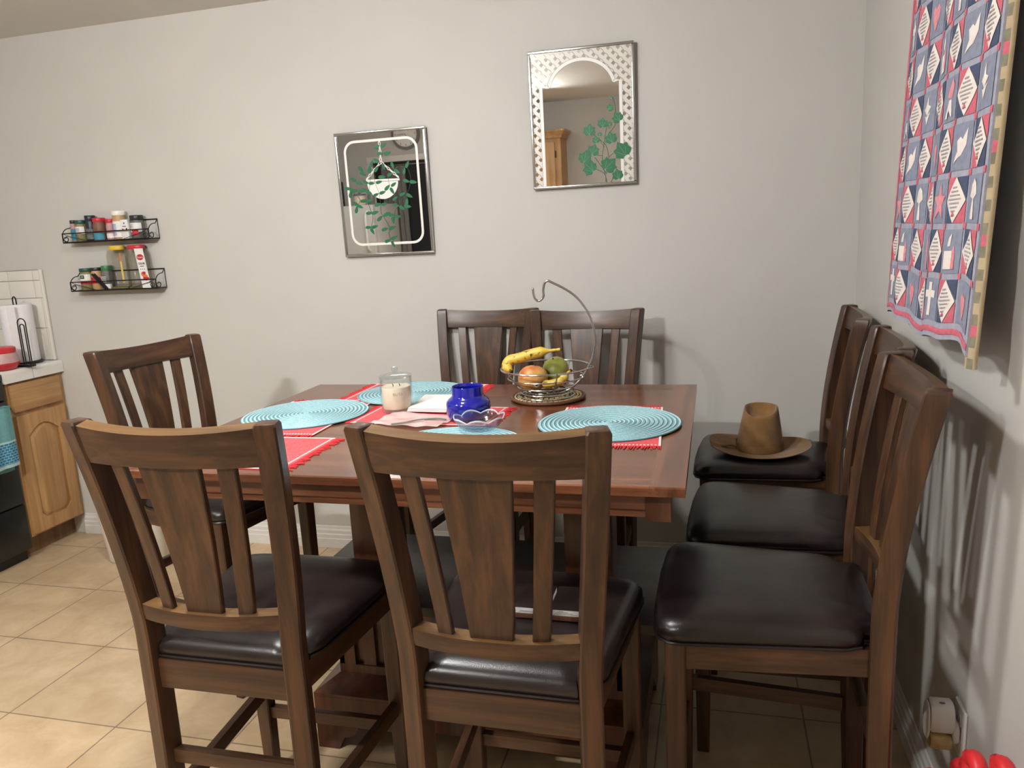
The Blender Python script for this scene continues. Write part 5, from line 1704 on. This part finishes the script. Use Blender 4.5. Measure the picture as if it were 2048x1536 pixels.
bm = NB(); box(bm, SX - .0445, SX - .002, SY0 + .003, SY1 - .003, 0.060, 0.283, bev=.006); mk('drawer', bm, 'black_enamel', t, smooth=40)
bm = NB(); box(bm, SX - .0445, SX - .004, SY0 + .003, SY1 - .003, 0.797, 0.884, bev=.004); cp = mk('control_panel', bm, 'black_enamel', t, smooth=40)
for k in range(4):
    bm = NB(); yk = SY0 + .10 + k * .16
    prism(bm, [(yk + .020 * cos(a), .842 + .020 * sin(a)) for a in [2 * PI * q / 20 for q in range(20)]], lambda u, v, w: (SX - .0042 + w, u, v), 0, .022); mk('knob', bm, 'black_plastic', cp, smooth=40)
for k, (bxx, byy) in enumerate(((-3.39, 2.25), (-3.39, 2.60), (-3.66, 2.25), (-3.66, 2.60))):
    bm = NB(); tube(bm, circ(.075, .922, 32, (bxx, byy)), .004, seg=6, closed=True); tube(bm, circ(.045, .922, 24, (bxx, byy)), .004, seg=6, closed=True); mk('burner', bm, 'black_wire', t)
t = thing('dish_towel', 'teal dish towel with a woven blue band hanging on the oven handle', 'towel', (0, 0, 0))
ty0, ty1 = SY1 - .33, SY1 - .040
def towel_sheet(za, zb, off, n=26):
    bm = NB(); f, g = [], []
    for i in range(n + 1):
        y = ty0 + (ty1 - ty0) * i / n
        x = SX + .0555 + off + .004 * sin(i * .9)
        f.append((x + .003, y)); g.append((x, y))
    ring = f + list(reversed(g))
    loft(bm, [[(x + k * 0, y, z) for x, y in ring] for k, z in ((0, za), (1, zb))])
    return bm
mk('plain_cloth', towel_sheet(.560 + .06, .775, 0), 'towel_plain', t, smooth=60)
mk('hem_stripe', towel_sheet(.610, .6195, .0002), 'towel_hem', t, smooth=60)
mk('woven_band', towel_sheet(.512, .6095, .0), 'towel_weave', t, smooth=60)
mk('bottom_hem', towel_sheet(.497, .5115, .0002), 'towel_hem', t, smooth=60)
mk('back_flap', towel_sheet(.47, .775, -.035), 'towel_plain', t, smooth=60)
bm = NB(); box(bm, SX + .0205, SX + .0585, ty0, ty1, .7755, .7785, bev=.001); mk('fold', bm, 'towel_plain', t)

# ------------------------------------------------------------------ wastebasket
t = thing('wastebasket', 'white plastic wastebasket on the floor behind the left foreground chair', 'bin', (-2.640, 2.915, 0.001))
bm = NB(); rings = []
def rr_ring(hx, hy, z, r=.035):
    out = []
    for cx, cy, a0 in ((hx - r, hy - r, 0), (-hx + r, hy - r, 90), (-hx + r, -hy + r, 180), (hx - r, -hy + r, 270)):
        for k in range(6):
            a = math.radians(a0 + 90 * k / 5); out.append((cx + r * cos(a), cy + r * sin(a), z))
    return out
for hx, hy, z in ((.150, .085, 0), (.156, .091, .008), (.190, .118, .45), (.196, .124, .452), (.196, .124, .468), (.186, .114, .468), (.184, .112, .45), (.150, .086, .012)):
    rings.append(rr_ring(hx, hy, z))
loft(bm, rings); mk('tub', bm, 'bin_plastic', t, smooth=50)
bm = NB(); loft(bm, [rr_ring(.155, .09, .06), rr_ring(.178, .106, .36), rr_ring(.10, .05, .385)]); mk('liner_bag', bm, 'white_plastic', t, smooth=70)

# ------------------------------------------------------------------ what the mirrors show: the far side of the kitchen
t = thing('wall_clock', 'round grey wall clock reflected at the top of the pot plant mirror', 'clock', (-2.980, YF + .0015, 2.285))
bm = NB(); prism(bm, [(.150 * cos(2 * PI * k / 48), .150 * sin(2 * PI * k / 48)) for k in range(48)], lambda u, v, w: (u, w, v), 0, .03); mk('rim', bm, 'clock_rim', t, smooth=40)
bm = NB(); prism(bm, [(.122 * cos(2 * PI * k / 48), .122 * sin(2 * PI * k / 48)) for k in range(48)], lambda u, v, w: (u, w, v), .0305, .032); fc = mk('face', bm, 'label_white', t)
bm = NB()
for k in range(12):
    a = 2 * PI * k / 12
    prism(bm, [(.106 * cos(a) - .003, .106 * sin(a) - .008), (.106 * cos(a) + .003, .106 * sin(a) - .008), (.106 * cos(a) + .003, .106 * sin(a) + .008), (.106 * cos(a) - .003, .106 * sin(a) + .008)], lambda u, v, w: (u, w, v), .0321, .0326)
mk('numerals', bm, 'ink_black', fc, smooth=0)
for a, L, nm in ((math.radians(183), .085, 'minute_hand'), (math.radians(300), .055, 'hour_hand')):
    bm = NB(); tube(bm, [(0, .0335, 0), (L * cos(a), .0335, L * sin(a))], .0022, seg=6); mk(nm, bm, 'ink_black', t)

DX0, DX1, DZ = -3.365, -2.790, 2.030
b = NB(); box(b, DX0, DX1, YF + .001, YF + .006, 0.001, DZ)
dr = struct('door_1', b, 'dark_void', label='dark doorway seen in the pot plant mirror', cat='door')
for i, (x0, x1, z0, z1) in enumerate(((DX0 - .06, DX0, 0.001, DZ), (DX1, DX1 + .06, 0.001, DZ), (DX0 - .06, DX1 + .06, DZ + .0005, DZ + .06))):
    b = NB(); box(b, x0, x1, YF + .001, YF + .02, z0, z1, bev=.004); mk('door_casing', b, 'white_trim', dr, smooth=40)
t = thing('door_curtain', 'grey pleated curtain in the dark doorway seen in the pot plant mirror', 'curtain', (0, 0, 0))
bm = NB(); n = 40; f, g = [], []
for i in range(n + 1):
    x = DX0 + .09 + .26 * i / n; y = YF + .030 + .012 * sin(i * 2 * PI / 8)
    f.append((x, y)); g.append((x, y - .004))
loft(bm, [[(x, y, z) for x, y in f + list(reversed(g))] for z in (.05, 1.985)]); mk('cloth', bm, 'curtain_grey', t, smooth=60)
bm = NB(); tube(bm, [(DX0 + .005, YF + .030, 1.995), (DX1 - .005, YF + .030, 1.995)], .006, seg=8); mk('curtain_rod', bm, 'silver_frame', t)

FX0, FX1, FY1, FZ = -3.76, -3.115, -.60, 1.620
t = thing('refrigerator', 'white refrigerator reflected in the lower part of the pot plant mirror', 'refrigerator', (0, 0, 0))
bm = NB(); box(bm, FX0, FX1, YF + .07, FY1 - .065, .012, FZ, bev=.006); mk('cabinet_body', bm, 'fridge_white', t, smooth=40)
bm = NB(); box(bm, FX0, FX1, FY1 - .063, FY1, 1.160, FZ - .002, bev=.012, seg=3); mk('freezer_door', bm, 'fridge_white', t, smooth=40)
bm = NB(); box(bm, FX0, FX1, FY1 - .063, FY1, .07, 1.150, bev=.012, seg=3); mk('fridge_door', bm, 'fridge_white', t, smooth=40)
bm = NB(); box(bm, FX0 + .01, FX1 - .01, YF + .04, FY1 - .07, .0, .0115); mk('foot_grille', bm, 'black_plastic', t)
for z0, z1 in ((1.19, 1.56), (.62, 1.12)):
    bm = NB(); tube(bm, smooth_pts([(FX1 - .06, FY1, z0), (FX1 - .06, FY1 + .045, z0 + .04), (FX1 - .06, FY1 + .05, (z0 + z1) / 2), (FX1 - .06, FY1 + .045, z1 - .04), (FX1 - .06, FY1, z1)], 5), .012, seg=10); mk('handle', bm, 'white_plastic', t)
# things on top of the fridge
bm = NB(); box(bm, -.045, .045, -.07, .07, 0, .235, bev=.006); o = mk('appliance_box', bm, 'black_plastic', None, smooth=40, loc=(-3.59, -.85, FZ + .001)); tag(o, 'black upright box on top of the reflected refrigerator', 'box')
t = thing('canister', 'pale canister with a lid on top of the reflected refrigerator', 'canister', (-3.345, -.84, FZ + .001))
bm = NB(); lathe(bm, [(.055, 0), (.058, .004), (.058, .085), (.054, .09)], seg=32); mk('body', bm, 'wax', t, smooth=40)
bm = NB(); lathe(bm, [(.059, .0905), (.059, .104), (.01, .108), (.012, .12), (.002, .124)], seg=32); mk('lid', bm, 'clock_rim', t, smooth=40)
bm = NB(); lathe(bm, [(.035, 0), (.036, .08), (.030, .095)], seg=24); o = mk('tin_can', bm, 'clock_rim', None, smooth=40, loc=(-3.225, -.84, FZ + .001)); tag(o, 'small grey tin beside the canister on the reflected refrigerator', 'can')

# oak wall cabinet
KX0, KX1, KY1, KZ0, KZ1 = -2.06, -1.365, YF + .310, 1.38, 2.105
t = thing('wall_cabinet', 'oak wall cabinet with a crown moulding reflected in the lattice mirror', 'cabinet', (0, 0, 0))
bm = NB(); box(bm, KX0, KX1, YF + .0015, KY1, KZ0, KZ1); mk('carcass', bm, 'oak_upright', t)
bm = NB(); rings = []
for d, z in ((.0, KZ1 + .0005), (.012, KZ1 + .004), (.016, KZ1 + .026), (.034, KZ1 + .05), (.05, KZ1 + .06), (.05, KZ1 + .076)):
    rings.append([(KX0 - d, YF + .0015, z), (KX1 + d, YF + .0015, z), (KX1 + d, KY1 + d, z), (KX0 - d, KY1 + d, z)])
loft(bm, rings); mk('crown_moulding', bm, 'oak_across', t, smooth=20)
mid = (KX0 + KX1) / 2
for x0, x1, hx in ((KX0 + .02, mid - .004, KX0 + .014), (mid + .004, KX1 - .055, KX1 - .048)):
    bm = NB(); box(bm, x0, x1, KY1 + .0005, KY1 + .019, KZ0 + .02, KZ1 - .03, bev=.004); dk = mk('door', bm, 'oak_upright', t, smooth=30)
    bm = NB(); box(bm, x0 + .055, x1 - .055, KY1 + .0192, KY1 + .024, KZ0 + .075, KZ1 - .085, bev=.002); mk('raised_panel', bm, 'oak_upright', dk, smooth=30)
    for z in (KZ0 + .10, KZ1 - .14):
        bm = NB(); box(bm, hx - .005, hx + .005, KY1 + .0005, KY1 + .014, z - .03, z + .03, bev=.001); mk('hinge', bm, 'iron_hinge', dk)

# ------------------------------------------------------------------ ceiling lights
emit('bulb_glow', (1.0, .985, .955), 680.0)
emit('fill_glow', (1.0, .99, .975), 14.0)  # weak glow of the added fill lamp
emit('dome_glow', (1.0, .985, .955), 44.0)
def spot_fixture(x, y, label):
    """short ceiling track with three shaded bulbs turned towards the dining table"""
    t = thing('ceiling_light', label, 'lamp', (x, y, HC - .0005))
    bm = NB(); box(bm, -.12, .12, -.022, .022, -.022, 0, bev=.003); mk('track', bm, 'clock_rim', t, smooth=40)
    aim = Vector((.32, .84, -.46)).normalized()
    q = aim.to_track_quat('Z', 'Y').to_matrix().to_4x4()
    for k in (-1, 0, 1):
        c = Vector((.070 * k, .012, -.085))
        bm = NB(); tube(bm, [(.070 * k, 0, -.020), tuple(c - aim * .055)], .007, seg=10); mk('lamp_arm', bm, 'clock_rim', t)
        bm = NB(); lathe(bm, [(.012, -.062), (.030, -.056), (.040, -.040), (.047, 0), (.052, .018), (.0505, .018), (.0455, 0), (.038, -.038), (.028, -.052), (.010, -.056)], seg=28)
        bm.transform(Matrix.Translation(c) @ q); mk('lamp_shade', bm, 'clock_rim', t, smooth=50)
        bm = NB(); lathe(bm, [(.008, -.05), (.012, -.036), (.024, -.016), (.028, .0), (.024, .016), (.012, .025), (.001, .028)], seg=24)
        bm.transform(Matrix.Translation(c) @ q); mk('bulb', bm, 'bulb_glow', t, smooth=60)
def panel_light(x, y, r, glow, label):
    t = thing('ceiling_light', label, 'lamp', (x, y, HC - .0005))
    bm = NB(); lathe(bm, [(r * 1.06, 0), (r * 1.06, -.018), (r * .98, -.022)], seg=40); mk('base_ring', bm, 'silver_frame', t, smooth=40)
    bm = NB(); lathe(bm, [(r, -.0225), (r * .97, -.045), (r * .85, -.07), (r * .6, -.09), (r * .3, -.099), (.001, -.101)], seg=40); mk('diffuser', bm, glow, t, smooth=60)
spot_fixture(-1.64, -.35, 'ceiling track of three shaded bulbs aimed at the dining table')
panel_light(-1.15, 1.50, .14, 'dome_glow', 'round flush ceiling light above the dining table')
panel_light(-2.60, .60, .20, 'fill_glow', 'added round fill light on the ceiling above the kitchen floor left of the table')  # added unseen lamp, a weak fill for the kitchen side

w = bpy.data.worlds.new('room_world'); SC.world = w; w.use_nodes = True
w.node_tree.nodes['Background'].inputs['Color'].default_value = (.5, .5, .5, 1)
w.node_tree.nodes['Background'].inputs['Strength'].default_value = 0.0

vs = SC.view_settings
SC.display_settings.display_device = 'sRGB'
vs.view_transform = 'Standard'; vs.look = 'None'; vs.gamma = 1.0; vs.exposure = 1.53
try: vs.use_curve_mapping = False
except Exception: pass
cy = SC.cycles
cy.max_bounces = 8; cy.diffuse_bounces = 4; cy.glossy_bounces = 4; cy.transparent_max_bounces = 12; cy.transmission_bounces = 4
cy.caustics_reflective = False; cy.caustics_refractive = False
cy.use_denoising = True
bpy.context.view_layer.update()
